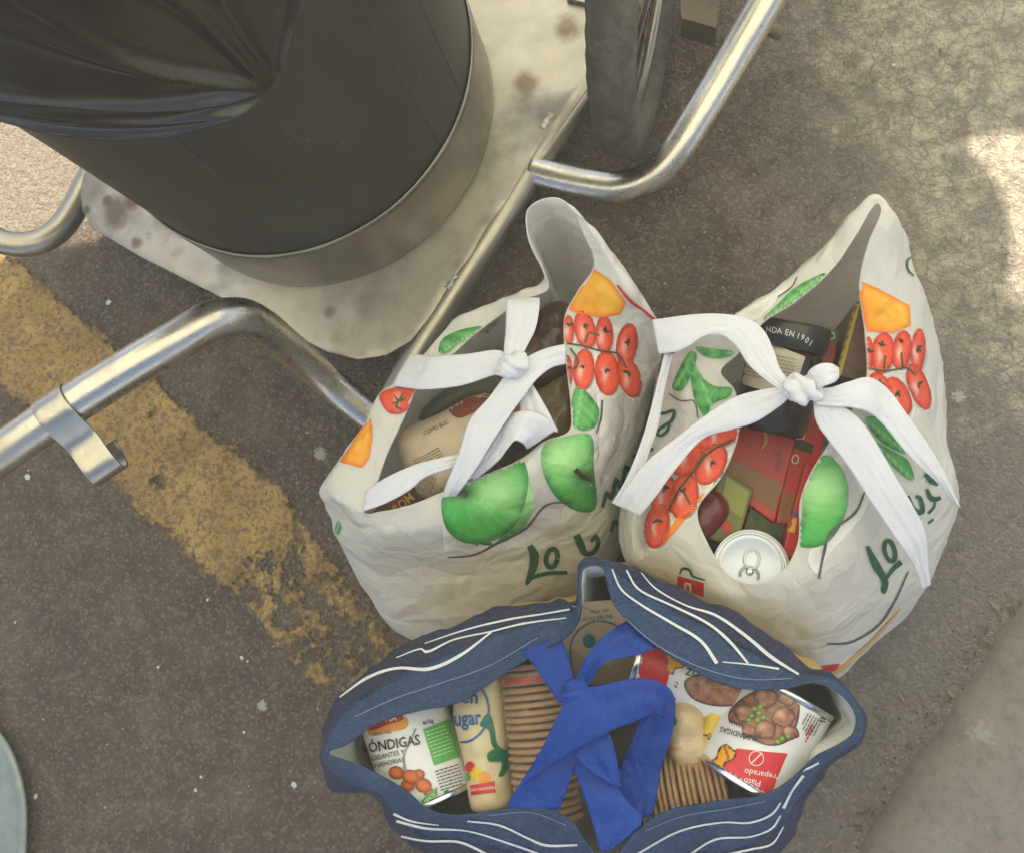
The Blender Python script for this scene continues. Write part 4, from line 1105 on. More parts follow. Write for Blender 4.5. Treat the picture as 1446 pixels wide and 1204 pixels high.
    stroke('printed_branch', body, bv, [[(1126, 392), (1118, 406), (1098, 420)], [(945, 556), (962, 566), (980, 566), (986, 590)]], [[2, 2, 2], [2, 2, 2, 2]], P, GREYL, 4)
    stroke('lettering', body, bv, [[(1224, 770), (1236, 796), (1250, 822), (1247, 836), (1246, 828), (1258, 806), (1272, 792)], ellipse(1256, 777, 7, 15, -14) + [(1263, 777)]], [[5, 12, 9, 4, 3, 5, 8], [6] * 15], P, INK, 4)
    stroke('lettering', body, bv, [[(1280, 700), (1290, 720), (1302, 722), (1298, 702), (1292, 700)], [(1306, 668), (1314, 678), (1324, 684)], [(1308, 690), (1316, 704), (1328, 702)], [(1310, 724), (1318, 716), (1320, 708)], [(1310, 738), (1318, 732)]], [[8, 9, 6, 6, 4], [5, 8, 4], [5, 8, 5], [4, 3, 3], [3, 3]], P, INK, 4)
    stroke('lettering', body, bv, [[(922, 581), (936, 584), (952, 580), (950, 592), (936, 604)], [(946, 596), (936, 602), (928, 612), (934, 615), (944, 606), (946, 596)], [(918, 636), (922, 632)]], [[3, 4, 5, 5, 3], [4, 4, 5, 4, 4, 3], [6, 6]], P, INK, 4)
    stroke('printed_mark', body, bv, [(1290, 362), (1281, 368), (1282, 382), (1290, 390)], [2, 3, 3, 2], P, INK, 5)
    decal('printed_panel', body, bv, [(957, 812), (994, 822), (994, 842), (956, 828)], P, RED, 4, 0.0012, False)
    stroke('lettering', body, bv, [[(968, 822), (968, 832)], [(975, 823), (976, 834)], [(968, 822), (976, 824)]], [[3, 3]] * 3, P, WHITE, 2, 0.002)
    stroke('printed_mark', body, bv, [(960, 810), (964, 802), (974, 804), (978, 812), (996, 818)], [2, 4, 4, 3, 2], P, INK, 4)
    decal('printed_panel', body, bv, [(1150, 940), (1186, 936), (1172, 958), (1140, 956)], P, RED, 4, 0.0012, False)
    stroke('printed_edge_line', body, bv, [(1152, 958), (1180, 948), (1212, 922), (1240, 894), (1272, 858)], [5, 6, 5, 4, 3], P, srgb(222, 168, 90), 6)
    # tapes
    T = M['tape']
    strap('strap', b, [(921, 452), (950, 448), (985, 444), (1024, 444), (1056, 450), (1078, 466), (1092, 494), (1102, 522), (1116, 540)], [(930, 500), (954, 497), (974, 488), (996, 474), (1020, 474), (1040, 490), (1056, 514), (1078, 534), (1106, 554)], [.405, .415, .42, .425, .425, .43, .432, .434, .436], T)
    strap('strap', b, [(1112, 546), (1080, 550), (1040, 560), (1000, 584), (960, 614), (915, 650), (884, 688), (868, 712)], [(1118, 558), (1100, 574), (1066, 596), (1034, 606), (995, 618), (956, 660), (925, 702), (904, 728)], [.436, .43, .42, .415, .408, .40, .388, .375], T)
    strap('strap', b, [(938, 500), (926, 550), (908, 616), (884, 676), (864, 710)], [(950, 500), (938, 552), (928, 606), (914, 650), (906, 724)], [.40, .39, .385, .38, .372], T)
    strap('strap', b, [(1146, 546), (1168, 548), (1196, 540), (1226, 533), (1252, 548), (1284, 590), (1314, 634), (1336, 672), (1356, 716)], [(1152, 572), (1176, 574), (1204, 576), (1226, 582), (1246, 598), (1272, 630), (1298, 658), (1322, 680), (1346, 712)], [.436, .434, .43, .425, .41, .40, .385, .37, .345], T)
    strap('strap', b, [(1148, 560), (1152, 594), (1170, 622), (1196, 656), (1222, 696), (1252, 740), (1276, 776), (1290, 800), (1302, 832)], [(1168, 556), (1192, 574), (1214, 592), (1240, 630), (1266, 676), (1290, 716), (1306, 750), (1310, 790), (1314, 824)], [.432, .428, .42, .41, .40, .385, .365, .34, .31], T)
    strap('strap', b, [(1138, 534), (1144, 522), (1158, 514), (1174, 514), (1184, 520)], [(1150, 556), (1158, 548), (1168, 544), (1178, 540), (1184, 534)], [.445, .455, .46, .455, .445], T)
    knot(b, W(1134, 549, .447), 0.018, T, Vector((1, -.15, 0)))

# ---------------- navy striped bag in front
def bag_blue():
    b = thing('shopping_bag', 'navy shopping bag with white stripes and blue ribbon, open and full of tins', 'bag', W(850, 1050, 0))
    cols = [[(463, 1062, .41), (455, 1076, .40)], [(492, 1050, .412), (464, 1012, .395)], [(530, 1022, .42), (482, 984, .385)], [(590, 1003, .42), (545, 932, .37)],
            [(650, 990, .42), (620, 892, .365)], [(712, 950, .422), (690, 866, .365)], [(765, 918, .43), (752, 855, .375)], [(806, 890, .44), (800, 849, .40)],
            [(820, 846, .455), (814, 842, .452)], [(825, 803, .468), (821, 797, .468)], [(849, 801, .468), (858, 796, .465)], [(866, 850, .455), (904, 808, .435)],
            [(905, 895, .44), (962, 836, .40)], [(960, 935, .43), (1030, 868, .385)], [(1030, 968, .42), (1086, 905, .375)], [(1100, 972, .42), (1132, 936, .385)],
            [(1150, 962, .42), (1166, 953, .40)], [(1195, 985, .42), (1202, 971, .41)], [(1210, 1013, .42), (1225, 1010, .415)], [(1202, 1038, .42), (1218, 1040, .405)],
            [(1152, 1068, .42), (1170, 1078, .405)], [(1116, 1100, .42), (1142, 1118, .39)], [(1080, 1122, .42), (1120, 1170, .365)], [(1000, 1132, .42), (1075, 1225, .35)],
            [(940, 1145, .43), (968, 1236, .35)], [(895, 1175, .432), (905, 1246, .365)], [(856, 1222, .44), (852, 1252, .41)], [(828, 1190, .432), (812, 1236, .38)],
            [(802, 1155, .43), (745, 1230, .36)], [(750, 1138, .43), (680, 1222, .36)], [(690, 1145, .42), (622, 1205, .36)], [(640, 1150, .42), (575, 1186, .36)],
            [(600, 1140, .42), (548, 1152, .37)], [(565, 1110, .42), (526, 1122, .385)], [(520, 1085, .415), (470, 1112, .395)]]
    G, N, cen = loft(cols, 10, 11, 0.70, 0.86, 0.004, 21.0, (0.20, 0.10), True, 0.006)
    k = G.shape[1]; cut = 30
    hemr = 6
    band = bag_mesh('top_band', G, M['navy'], b, (hemr, cut + 1))
    hem = bag_mesh('hem', G, M['hem'], b, (0, hemr + 1), thick=0.002)
    body = bag_mesh('body', G, M['kraft'], b, (cut, k), cap=True)
    lin = G - N * 0.004
    bag_mesh('lining', lin, M['lining'], b, (1, k - 1), cap=True, thick=0)
    # stitched hem and printed stripes
    bv = bvh_of(G.reshape(-1, 3), grid_faces(G.shape[0], G.shape[1], True)); P = M['navyprint']; wc = (0.66, 0.65, 0.64)
    for pts, wd in (([(480, 984), (520, 956), (560, 943), (606, 944), (650, 925), (694, 892)], [3, 6, 5, 7, 6, 3]), ([(560, 928), (595, 916), (602, 920), (640, 903), (690, 892), (740, 880), (800, 872)], [2, 3, 5, 3, 3, 4, 2]),
                    ([(600, 908), (660, 888), (720, 874), (770, 866), (805, 860)], [2, 3, 4, 3, 4]),
                    ([(864, 802), (876, 830), (900, 850), (950, 880), (990, 905), (1012, 936)], [3, 4, 4, 5, 6, 7]), ([(884, 804), (900, 830), (950, 855), (1000, 880), (1030, 905), (1056, 936)], [3, 4, 4, 5, 6, 4]),
                    ([(905, 808), (925, 830), (970, 855), (1010, 868), (1050, 895), (1090, 928), (1128, 952)], [2, 3, 3, 5, 6, 7, 4]), ([(1020, 934), (1060, 938), (1100, 944)], [2, 3, 4]),
                    ([(560, 1158), (600, 1168), (660, 1172), (720, 1190), (760, 1204)], [5, 5, 3, 4, 5]), ([(556, 1148), (580, 1158), (620, 1164)], [5, 4, 2]), ([(660, 1158), (705, 1164), (745, 1182), (770, 1192), (816, 1192)], [3, 4, 4, 5, 4]),
                    ([(550, 1176), (600, 1186), (650, 1188), (690, 1206)], [4, 4, 5, 5]), ([(900, 1204), (960, 1172), (1020, 1160), (1060, 1160), (1090, 1148), (1102, 1132)], [4, 4, 3, 4, 4, 3]),
                    ([(972, 1206), (1010, 1184), (1060, 1180), (1090, 1168), (1102, 1150)], [4, 4, 3, 4, 3]), ([(1020, 1206), (1060, 1198), (1090, 1190), (1106, 1166)], [4, 4, 4, 2]),
                    ([(1106, 1140), (1118, 1116), (1134, 1094)], [6, 4, 6]), ([(1120, 1092), (1140, 1084), (1156, 1076)], [3, 4, 4])):
        stroke('stripe', band, bv, pts, [x * 0.72 for x in wd], P, wc, 6, 0.0013)
    for pts in ([(500, 1012), (560, 985), (620, 965), (690, 940), (760, 900)], [(870, 860), (920, 905), (980, 938), (1050, 958), (1120, 958)], [(690, 1150), (750, 1146), (800, 1164)], [(910, 1172), (960, 1152), (1030, 1140), (1080, 1130)]):
        stroke('stitching', band, bv, pts, [1.2] * len(pts), P, srgb(120, 138, 170), 8, 0.0014)
    # ribbon
    T = M['bluetape']; 
    strap('ribbon', b, [(737, 918), (758, 944), (778, 974), (790, 992)], [(790, 896), (802, 925), (810, 955), (818, 985)], [.425, .432, .44, .444], T, wr=0.002)
    strap('ribbon', b, [(884, 876), (852, 898), (826, 930), (812, 965), (806, 985)], [(928, 914), (892, 926), (856, 934), (838, 955), (830, 980)], [.43, .445, .452, .448, .44], T)
    strap('ribbon', b, [(912, 986), (899, 1026), (884, 1064), (870, 1100), (876, 1132), (890, 1156)], [(954, 984), (953, 1010), (946, 1046), (934, 1082), (928, 1118), (921, 1150)], [.418, .410, .405, .402, .404, .410], T)
    strap('ribbon', b, [(950, 1000), (952, 985), (944, 970), (926, 960), (900, 957), (862, 964), (806, 980), (784, 1018), (764, 1058), (742, 1094), (720, 1128)], [(940, 1016), (932, 1010), (922, 1006), (908, 1012), (892, 1020), (868, 1028), (842, 1042), (816, 1056), (790, 1072), (768, 1086), (748, 1098)], [.418, .43, .442, .45, .455, .458, .46, .458, .452, .445, .436], T, wr=0.002)
    strap('ribbon', b, [(772, 1056), (744, 1092), (730, 1112), (716, 1138)], [(836, 1046), (812, 1082), (803, 1108), (790, 1142)], [.438, .434, .432, .428], T)
    strap('ribbon', b, [(790, 1036), (806, 1058), (822, 1080), (846, 1096), (873, 1112)], [(842, 1000), (857, 1026), (866, 1050), (872, 1076), (877, 1108)], [.440, .446, .448, .447, .442], T)
    strap('ribbon', b, [(796, 1046), (812, 1088), (824, 1122), (838, 1164), (848, 1202)], [(846, 1060), (870, 1104), (886, 1130), (907, 1156), (864, 1198)], [.428, .434, .437, .439, .443], T)
    knot(b, W(812, 982, .452), 0.016, T, Vector((.4, 1, 0)))
    return b, body, lin
bag_left(); bag_right(); bb_, bbody_, blin_ = bag_blue()
#PART4
# ------------------------------------------------------------------ what is in the bags
LB = M['label']
def gloss(name, color, rough=0.3, var=0.25, scale=30, bump=0.25, bscale=45): return make_plain(name, color, rough, 0, var, scale, bump, bscale, 0.5)
M['tin'] = steel('tin plate', (0.70, 0.70, 0.70), 0.22, 0.05, 30)
M['paperwhite'] = gloss('white label', (0.74, 0.73, 0.74), 0.30, 0.06, 20, 0.02)
def can(name, label, a, b, r, mat, group=None):
    a, b = Vector(a), Vector(b); L = (b - a).length; ax = (b - a).normalized()
    o = thing(name, label, 'tin', a.lerp(b, 0.5) - Vector((0, 0, r)), group)
    V, F = lathe([(r * 0.985, 0.004)] + [(r, 0.005 + (L - 0.010) * k / 12) for k in range(13)] + [(r * 0.985, L - 0.004)], a, b, 64)
    body = mesh_obj('body', V, F, mat, o); fix_normals(body)
    for p, d in ((a, -ax), (b, ax)):
        V, F = lathe([(r * 0.99, -0.006), (r * 1.02, -0.003), (r * 1.03, 0.0), (r * 1.02, 0.0025), (r * 0.97, 0.0025), (r * 0.95, -0.001), (r * 0.93, -0.003), (r * 0.85, -0.003), (r * 0.80, -0.001), (r * 0.2, -0.001)], p, p + d, 64)
        fix_normals(mesh_obj('end_rim', V, F, M['tin'], o))
    return o, body, bvh_obj(body)
def meat_col(x, y, poly):
    n = noise.noise(Vector((x * 0.09, y * 0.09, 2))) + 0.6 * noise.noise(Vector((x * 0.25, y * 0.25, 5)))
    c = mixc(srgb(104, 62, 50), srgb(190, 132, 104), 0.5 + 0.7 * n)
    return mixc(srgb(66, 40, 34), mixc(srgb(96, 58, 46), c, 0.85), min(1, dist_poly(x, y, poly) / 4))
def small_lines(name, parent, bv, x, y, wdt, n, gap, ang, col, seed=1, th=1.3):
    rnd = random.Random(seed); ca, sa = math.cos(R(ang)), math.sin(R(ang)); V2, F2 = [], []
    for i in range(n):
        q = 0.0; end = wdt * (rnd.uniform(0.6, 1) if i == n - 1 else 1)
        while q < end:
            l = min(rnd.uniform(2.5, 7), end - q)
            if l > 0.8:
                b = len(V2)
                for u, v in ((q, i * gap), (q + l, i * gap), (q + l, i * gap + th), (q, i * gap + th)): V2.append((x + u * ca - v * sa, y + u * sa + v * ca))
                F2.append((b, b + 1, b + 2, b + 3))
            q += l + 1.1
    P, F, us = project(V2, F2, bv, 0.0018)
    if F: mesh_obj(name, P, F, LB, parent, smooth=False, cols=[col] * len(P), kind='stuff')
def barcode(parent, bv, x, y, wdt, h, ang, seed=3):
    rnd = random.Random(seed); ca, sa = math.cos(R(ang)), math.sin(R(ang)); V2, F2 = [], []; q = 0
    while q < wdt:
        l = rnd.choice((0.8, 1.2, 1.8)); b = len(V2)
        for u, v in ((q, 0), (q + l, 0), (q + l, h), (q, h)): V2.append((x + u * ca - v * sa, y + u * sa + v * ca))
        F2.append((b, b + 1, b + 2, b + 3)); q += l + rnd.choice((0.9, 1.3, 2.0))
    P, F, us = project(V2, F2, bv, 0.0018)
    if F: mesh_obj('printed_barcode', P, F, LB, parent, smooth=False, cols=[srgb(36, 34, 38)] * len(P), kind='stuff')
BLK = srgb(38, 36, 38)

def fill_blue_bag():
    # tin of meatballs, left
    o, body, bv = can('food_tin', 'white meatball tin with a green panel in the left end of the navy bag', W(556, 968, .318), W(614, 1130, .334), 0.056, M['paperwhite'], 'tins in the navy bag')
    decal('printed_panel', body, bv, [(597, 1029), (634, 1014), (649, 1068), (613, 1080)], LB, srgb(96, 170, 84), 5, 0.001, False)
    small_lines('small_print', body, bv, 600, 1033, 31, 8, 5.2, -19, srgb(190, 224, 180), 2, 1.2)
    decal('printed_logo', body, bv, [(520, 1026), (540, 1016), (570, 1010), (577, 1018), (572, 1028), (545, 1033), (522, 1037)], LB, srgb(224, 150, 60), 5, 0.001)
    decal('printed_logo', body, bv, [(520, 1022), (540, 1012), (566, 1006), (570, 1014), (548, 1022), (522, 1030)], LB, srgb(178, 40, 40), 5, 0.0015)
    text_decal('lettering', body, bv, [('NA', 552, 1014, 11, -10, srgb(240, 220, 150), 1, .02), ('DESDE 1946', 540, 1035, 5, -8, BLK), ('ALBÓNDIGAS', 543, 1052, 20, -9, BLK, 0.82, .015), ('GUISANTES Y', 546, 1066, 10, -12, BLK, 0.85), ('ZANAHORIAS', 545, 1077, 10, -12, BLK, 0.85), ('415g', 604, 1019, 8, -18, BLK, 1, .02)], LB)
    stroke('printed_fork', body, bv, [(587, 1028), (580, 1045), (571, 1064), (572, 1090)], [3, 2, 2, 4], LB, srgb(140, 140, 146), 6)
    for q in ((560, 1090, 11), (580, 1096, 12), (598, 1108, 12), (576, 1108, 10), (606, 1118, 8), (592, 1092, 8)):
        decal('printed_meatball', body, bv, ellipse(q[0], q[1], q[2], q[2] * 0.85, 20), LB, lambda x, y, p: mixc(srgb(140, 60, 30), srgb(214, 116, 62), min(1, dist_poly(x, y, p) / 6)), 4, 0.0013 + q[2] * 0.00004, False)
    decal('printed_tag', body, bv, [(594, 1130), (617, 1110), (618, 1122), (602, 1138)], LB, srgb(80, 160, 80), 4, 0.002, False)
    text_decal('lettering', body, bv, [('SIN G', 607, 1126, 7, -42, WHITE)], LB, 0.0028)
    small_lines('small_print', body, bv, 614, 1088, 34, 7, 4.6, -17, BLK, 5, 1.5)
    barcode(body, bv, 633, 1126, 28, 17, -17)
    decal('printed_mark', body, bv, ellipse(631, 1119, 4.5, 4.5), LB, srgb(40, 130, 60), 3, 0.0018, False)
    # sugar packet
    sp = gloss('sugar paper', srgb(214, 196, 158), 0.42, 0.15, 20, 0.35, 40)
    zf = lambda x, y: 0.33 + (y - 950) * 0.00016
    o = pillow('sugar_packet', [(648, 962), (672, 950), (704, 938), (714, 950), (717, 1010), (719, 1080), (722, 1136), (700, 1146), (668, 1144), (656, 1080), (640, 1010)], zf, 0.028, 0.16, sp, edge=40, wr=0.004, label='pale paper packet of sugar with blue lettering beside the biscuit roll', cat='packet')
    bv = bvh_obj(o)
    stroke('printed_ring', o, bv, [(640, 1046), (662, 1046), (682, 1030), (690, 1004), (684, 978), (668, 962)], [2, 3, 3, 3, 3, 2], LB, srgb(44, 98, 150), 7)
    text_decal('lettering', o, bv, [('en', 664, 984, 27, 2, srgb(40, 92, 146), 0.9, .02), ('sugar', 656, 1014, 30, -4, srgb(40, 92, 146), 0.72, .02)], LB)
    decal('printed_leaf', o, bv, [(680, 1016), (690, 1006), (698, 1026), (702, 1050), (714, 1062), (706, 1064), (694, 1050), (690, 1030), (678, 1024)], LB, srgb(34, 108, 80), 4)
    decal('printed_leaf', o, bv, [(688, 1064), (700, 1056), (716, 1060), (717, 1078), (712, 1094), (704, 1096), (708, 1076), (690, 1074)], LB, srgb(34, 110, 78), 4)
    for (x, y, r, c) in ((664, 1082, 7, srgb(196, 50, 40)), (672, 1092, 9, srgb(214, 186, 50)), (684, 1098, 9, srgb(226, 150, 60)), (660, 1096, 6, srgb(90, 140, 50))):
        decal('printed_fruit', o, bv, ellipse(x, y, r, r * 1.1), LB, c, 3, 0.0013, False)
    decal('printed_ribbon', o, bv, [(664, 1108), (698, 1102), (700, 1118), (666, 1122)], LB, srgb(200, 52, 50), 4, 0.0014, False)
    text_decal('lettering', o, bv, [('100% NATURAL', 682, 1113, 5.5, -6, WHITE)], LB, 0.0022)
    o = pillow('sweetcorn_packet', [(706, 950), (716, 944), (722, 990), (724, 1040), (716, 1052), (708, 1000)], 0.335, 0.012, 0.12, gloss('corn', srgb(160, 168, 60), 0.4, 0.5, 160, 0.9, 110), sp=4, edge=8, label='narrow yellow-green packet wedged between the sugar and the biscuits', cat='packet')
    # rolls of biscuits
    bm_ = gloss('biscuit', srgb(196, 150, 100), 0.6, 0.3, 60, 0.5, 120)
    def roll(label, a, b, r, n):
        a, b = Vector(a), Vector(b); L = (b - a).length; d = (b - a).normalized()
        o = thing('biscuit_roll', label, 'biscuits', a.lerp(b, 0.5) - Vector((0, 0, r)), 'biscuit rolls in the navy bag'); th = L / n
        prof = [(r * 0.55, 0), (r * 0.90, 0), (r * 0.98, th * 0.2), (r, th * 0.42), (r * 0.985, th * 0.62), (r * 0.9, th * 0.78), (r * 0.55, th * 0.8)]
        V, F = lathe(prof, a, b, 36); first = mesh_obj('biscuit', V, F, bm_, o); fix_normals(first)
        for k in range(1, n):
            c = first.copy(); C.objects.link(c); c.parent = o
            c.location = d * th * k + Vector((random.uniform(-1, 1), random.uniform(-1, 1), random.uniform(-1, 1))) * 0.0007
        t = NT('clear film'); co = t.coord(); gl = t.n('BsdfGlossy'); gl.inputs['Roughness'].default_value = 0.10
        t.l(t.bump(t.noise(co, 95, 3, 0.65, 2.0), 1.0, 0.014), gl.inputs['Normal'])
        tr = t.n('BsdfTransparent'); mx = t.n('MixShader'); mx.inputs[0].default_value = 0.17
        t.l(tr.outputs[0], mx.inputs[1]); t.l(gl.outputs[0], mx.inputs[2]); t.l(mx.outputs[0], t.out.inputs[0])
        V, F = lathe([(r * 1.04, L * q / 30) for q in range(31)], a, b, 36)
        V = [v + (v - a.lerp(b, 0.5)).normalized() * 0.0025 * noise.noise(v * 90) for v in V]
        mesh_obj('wrapper', V, F[:-2], t.m, o)
        return o
    o = roll('roll of round biscuits in clear film beside the sugar packet', W(752, 936, .345), W(776, 1160, .362), 0.040, 21)
    V, F = lathe([(0.0412, 0), (0.0418, 0.004), (0.0412, 0.008)], W(754, 952, .346), W(776, 1160, .362), 36)
    mesh_obj('tear_strip', V, F[:-2], gloss('red strip', srgb(196, 70, 56)), o)
    roll('roll of round biscuits lying at the right under the blue ribbon', W(900, 1128, .340), W(1030, 1108, .345), 0.046, 16)
    # clear packet, kraft card and yellow packet
    o = pillow('noodle_packet', [(944, 990), (964, 976), (990, 984), (1000, 1020), (1002, 1062), (994, 1092), (966, 1088), (946, 1070), (938, 1030)], 0.345, 0.03, 0.12, gloss('tan film', srgb(206, 180, 140), 0.22, 0.25, 30, 0.9, 40), edge=26, wr=0.008, label='clear crinkled packet of pale food right of the blue ribbon', cat='packet')
    bv = bvh_obj(o); text_decal('lettering', o, bv, [('HORNO', 950, 1058, 7, -8, srgb(190, 50, 44))], LB)
    decal('printed_leaf', o, bv, [(944, 992), (954, 1010), (956, 1022), (944, 1024)], LB, srgb(40, 110, 60), 4)
    o = pillow('yellow_packet', [(986, 1030), (1000, 996), (1022, 1000), (1020, 1040), (1010, 1075), (1004, 1100), (992, 1090), (986, 1060)], 0.352, 0.016, 0.10, gloss('yellow film', srgb(222, 186, 60), 0.3, 0.3, 60, 0.6, 60), edge=16, label='small yellow packet with dark lettering left of the red and white tin', cat='packet')
    bv = bvh_obj(o); text_decal('lettering', o, bv, [('chef', 1003, 1046, 16, -112, BLK, 0.9)], LB)
    # red and white meatball tin, right
    o, body, bv = can('food_tin', 'red and white meatball tin lying upside down in the right end of the navy bag', W(1046, 1100, .352), W(1110, 976, .342), 0.056, M['paperwhite'], 'tins in the navy bag')
    decal('printed_panel', body, bv, [(990, 1092), (1000, 1074), (1042, 1056), (1076, 1060), (1112, 1063), (1098, 1096), (1086, 1128), (1050, 1130), (1010, 1114)], LB, srgb(206, 48, 54), 5, 0.001, False)
    decal('printed_food', body, bv, [(1030, 1004), (1050, 984), (1085, 968), (1112, 970), (1128, 990), (1126, 1020), (1112, 1046), (1086, 1052), (1058, 1040), (1046, 1024), (1030, 1018)], LB, meat_col, 3.5, 0.0012)
    for k, (x, y, r_) in enumerate(((1052, 1006, 15), (1082, 984, 17), (1112, 984, 14), (1106, 1012, 17), (1080, 1030, 16), (1058, 1032, 11), (1116, 1034, 12))):
        decal('printed_meatball', body, bv, [(x + (r_ + 1.6 * math.sin(q * 2.1 + k)) * math.cos(q * 0.524), y + (r_ * 0.86 + 1.4 * math.cos(q * 1.7 + k)) * math.sin(q * 0.524)) for q in range(12)], LB, lambda x_, y_, p: mixc(meat_col(x_, y_, p), srgb(214, 168, 138), 0.7 * math.exp(-(((x_ - x + 4) / 6) ** 2 + ((y_ - y + 4) / 5) ** 2))), 3, 0.0014 + 0.00006 * k)
    for (x, y) in ((1066, 1000), (1074, 997), (1072, 1006), (1078, 1012), (1062, 1010), (1058, 1016), (1070, 1016), (1104, 1042), (1112, 1038), (1098, 1046)):
        decal('printed_pea', body, bv, ellipse(x, y, 4, 3.6, 0, 9), LB, lambda x_, y_, p: mixc(srgb(70, 112, 44), srgb(134, 178, 84), min(1, dist_poly(x_, y_, p) / 2.5)), 2, 0.0024, False)
    decal('printed_logo', body, bv, [(1016, 1056), (1026, 1050), (1034, 1056), (1040, 1062), (1036, 1072), (1026, 1076), (1022, 1084), (1012, 1086), (1006, 1076), (1012, 1068)], LB, lambda x, y, p: mixc(BLK, srgb(232, 160, 40), 1 if dist_poly(x, y, p) > 2 else 0), 2.5, 0.002)
    text_decal('lettering', body, bv, [('ALBÓNDIGAS', 1044, 1036, 11, 196, BLK, 0.8, .01), ('CON SALSA', 1046, 1024, 8, 200, BLK, 0.8), ('Plato', 1062, 1103, 12, 190, WHITE), ('Preparado', 1076, 1092, 12, 190, WHITE), ('415g', 1156, 1004, 10, 236, BLK), ('buena', 1026, 1062, 8, 250, BLK)], LB, 0.0026)
    stroke('printed_mark', body, bv, [ellipse(1068, 1070, 10, 10, 0, 16) + [(1078, 1070)], [(1060, 1078), (1076, 1062)]], [[1.5] * 17, [2, 2]], LB, srgb(226, 190, 180), 3, 0.0022)
    small_lines('small_print', body, bv, 1160, 1016, 26, 6, 4.2, 118, BLK, 9); small_lines('small_print', body, bv, 1150, 1024, 26, 2, 3.5, 118, srgb(190, 40, 44), 8, 2.2)
    barcode(body, bv, 1168, 1008, 12, 8, 110, 5)
    # second tin beneath the upper rim
    o, body, bv = can('food_tin', 'red tin with an orange splash logo half hidden under the upper navy rim', W(898, 930, .325), W(1058, 984, .322), 0.05, M['paperwhite'], 'tins in the navy bag')
    decal('printed_panel', body, bv, [(890, 900), (938, 908), (948, 940), (940, 972), (900, 968)], LB, srgb(200, 46, 48), 5, 0.001, False)
    decal('printed_logo', body, bv, [(934, 915), (946, 920), (962, 930), (966, 942), (954, 944), (950, 952), (940, 944), (942, 932)], LB, lambda x, y, p: mixc(BLK, srgb(222, 150, 50), 1 if dist_poly(x, y, p) > 2 else 0), 2.5, 0.002)
    text_decal('lettering', body, bv, [('ZO', 978, 950, 14, 14, BLK, 1, .02), ('2', 955, 966, 12, 20, BLK)], LB)
    decal('printed_food', body, bv, [(966, 962), (990, 950), (1020, 960), (1050, 972), (1044, 992), (1010, 996), (976, 984)], LB, meat_col, 3.5, 0.0012)
    # printing on the kraft-coloured card that lines the back of the bag
    kc = gloss('kraft card', srgb(176, 152, 116), 0.6, 0.12, 20, 0.1)
    pts = [W(786, 902, .395), W(812, 850, .415), W(868, 846, .415), W(898, 886, .395), W(900, 960, .30), W(800, 965, .30)]
    V = [p for p in pts] + [p + Vector((0, -0.003, -0.004)) for p in pts]; n = len(pts)
    o = mesh_obj('kraft_card', V, [tuple(range(n)), tuple(range(2 * n - 1, n - 1, -1))] + [(i, n + i, n + (i + 1) % n, (i + 1) % n) for i in range(n)], kc, smooth=False, loc=tuple(pts[4]), label='brown card with blue circular print behind the blue ribbon knot', cat='card')
    fix_normals(o); bv = bvh_obj(o)
    stroke('printed_ring', o, bv, [(808, 940), (806, 910), (818, 888), (842, 876), (866, 880), (880, 892)], [2] * 6, LB, srgb(60, 96, 110), 6)
    text_decal('lettering', o, bv, [('VIDA EN', 846, 862, 7, -6, srgb(60, 110, 110), 1, .02), ('LADO EN PIE', 842, 871, 8, -6, srgb(60, 110, 110), 1, .02)], LB)
    decal('printed_mark', o, bv, ellipse(832, 904, 9, 10), LB, srgb(40, 100, 110), 3, 0.0013, False)

def box_px(name, label, quad, z, depth, mat, cat='carton', group=None, parent=None):
    """a carton: its visible top from four corners, the rest straight down"""
    zz = z if hasattr(z, '__len__') else [z] * 4
    P = [W(x, y, h) for (x, y), h in zip(quad, zz)]
    V = P + [p - Vector((0, 0, depth)) for p in P]
    o = mesh_obj(name, V, [(0, 1, 2, 3), (7, 6, 5, 4), (0, 4, 5, 1), (1, 5, 6, 2), (2, 6, 7, 3), (3, 7, 4, 0)], mat, smooth=False, loc=tuple(V[4]), label=label, cat=cat, group=group)
    fix_normals(o); mod(o, 'BEVEL', width=0.0022, segments=2)
    return o, bvh_obj(o)

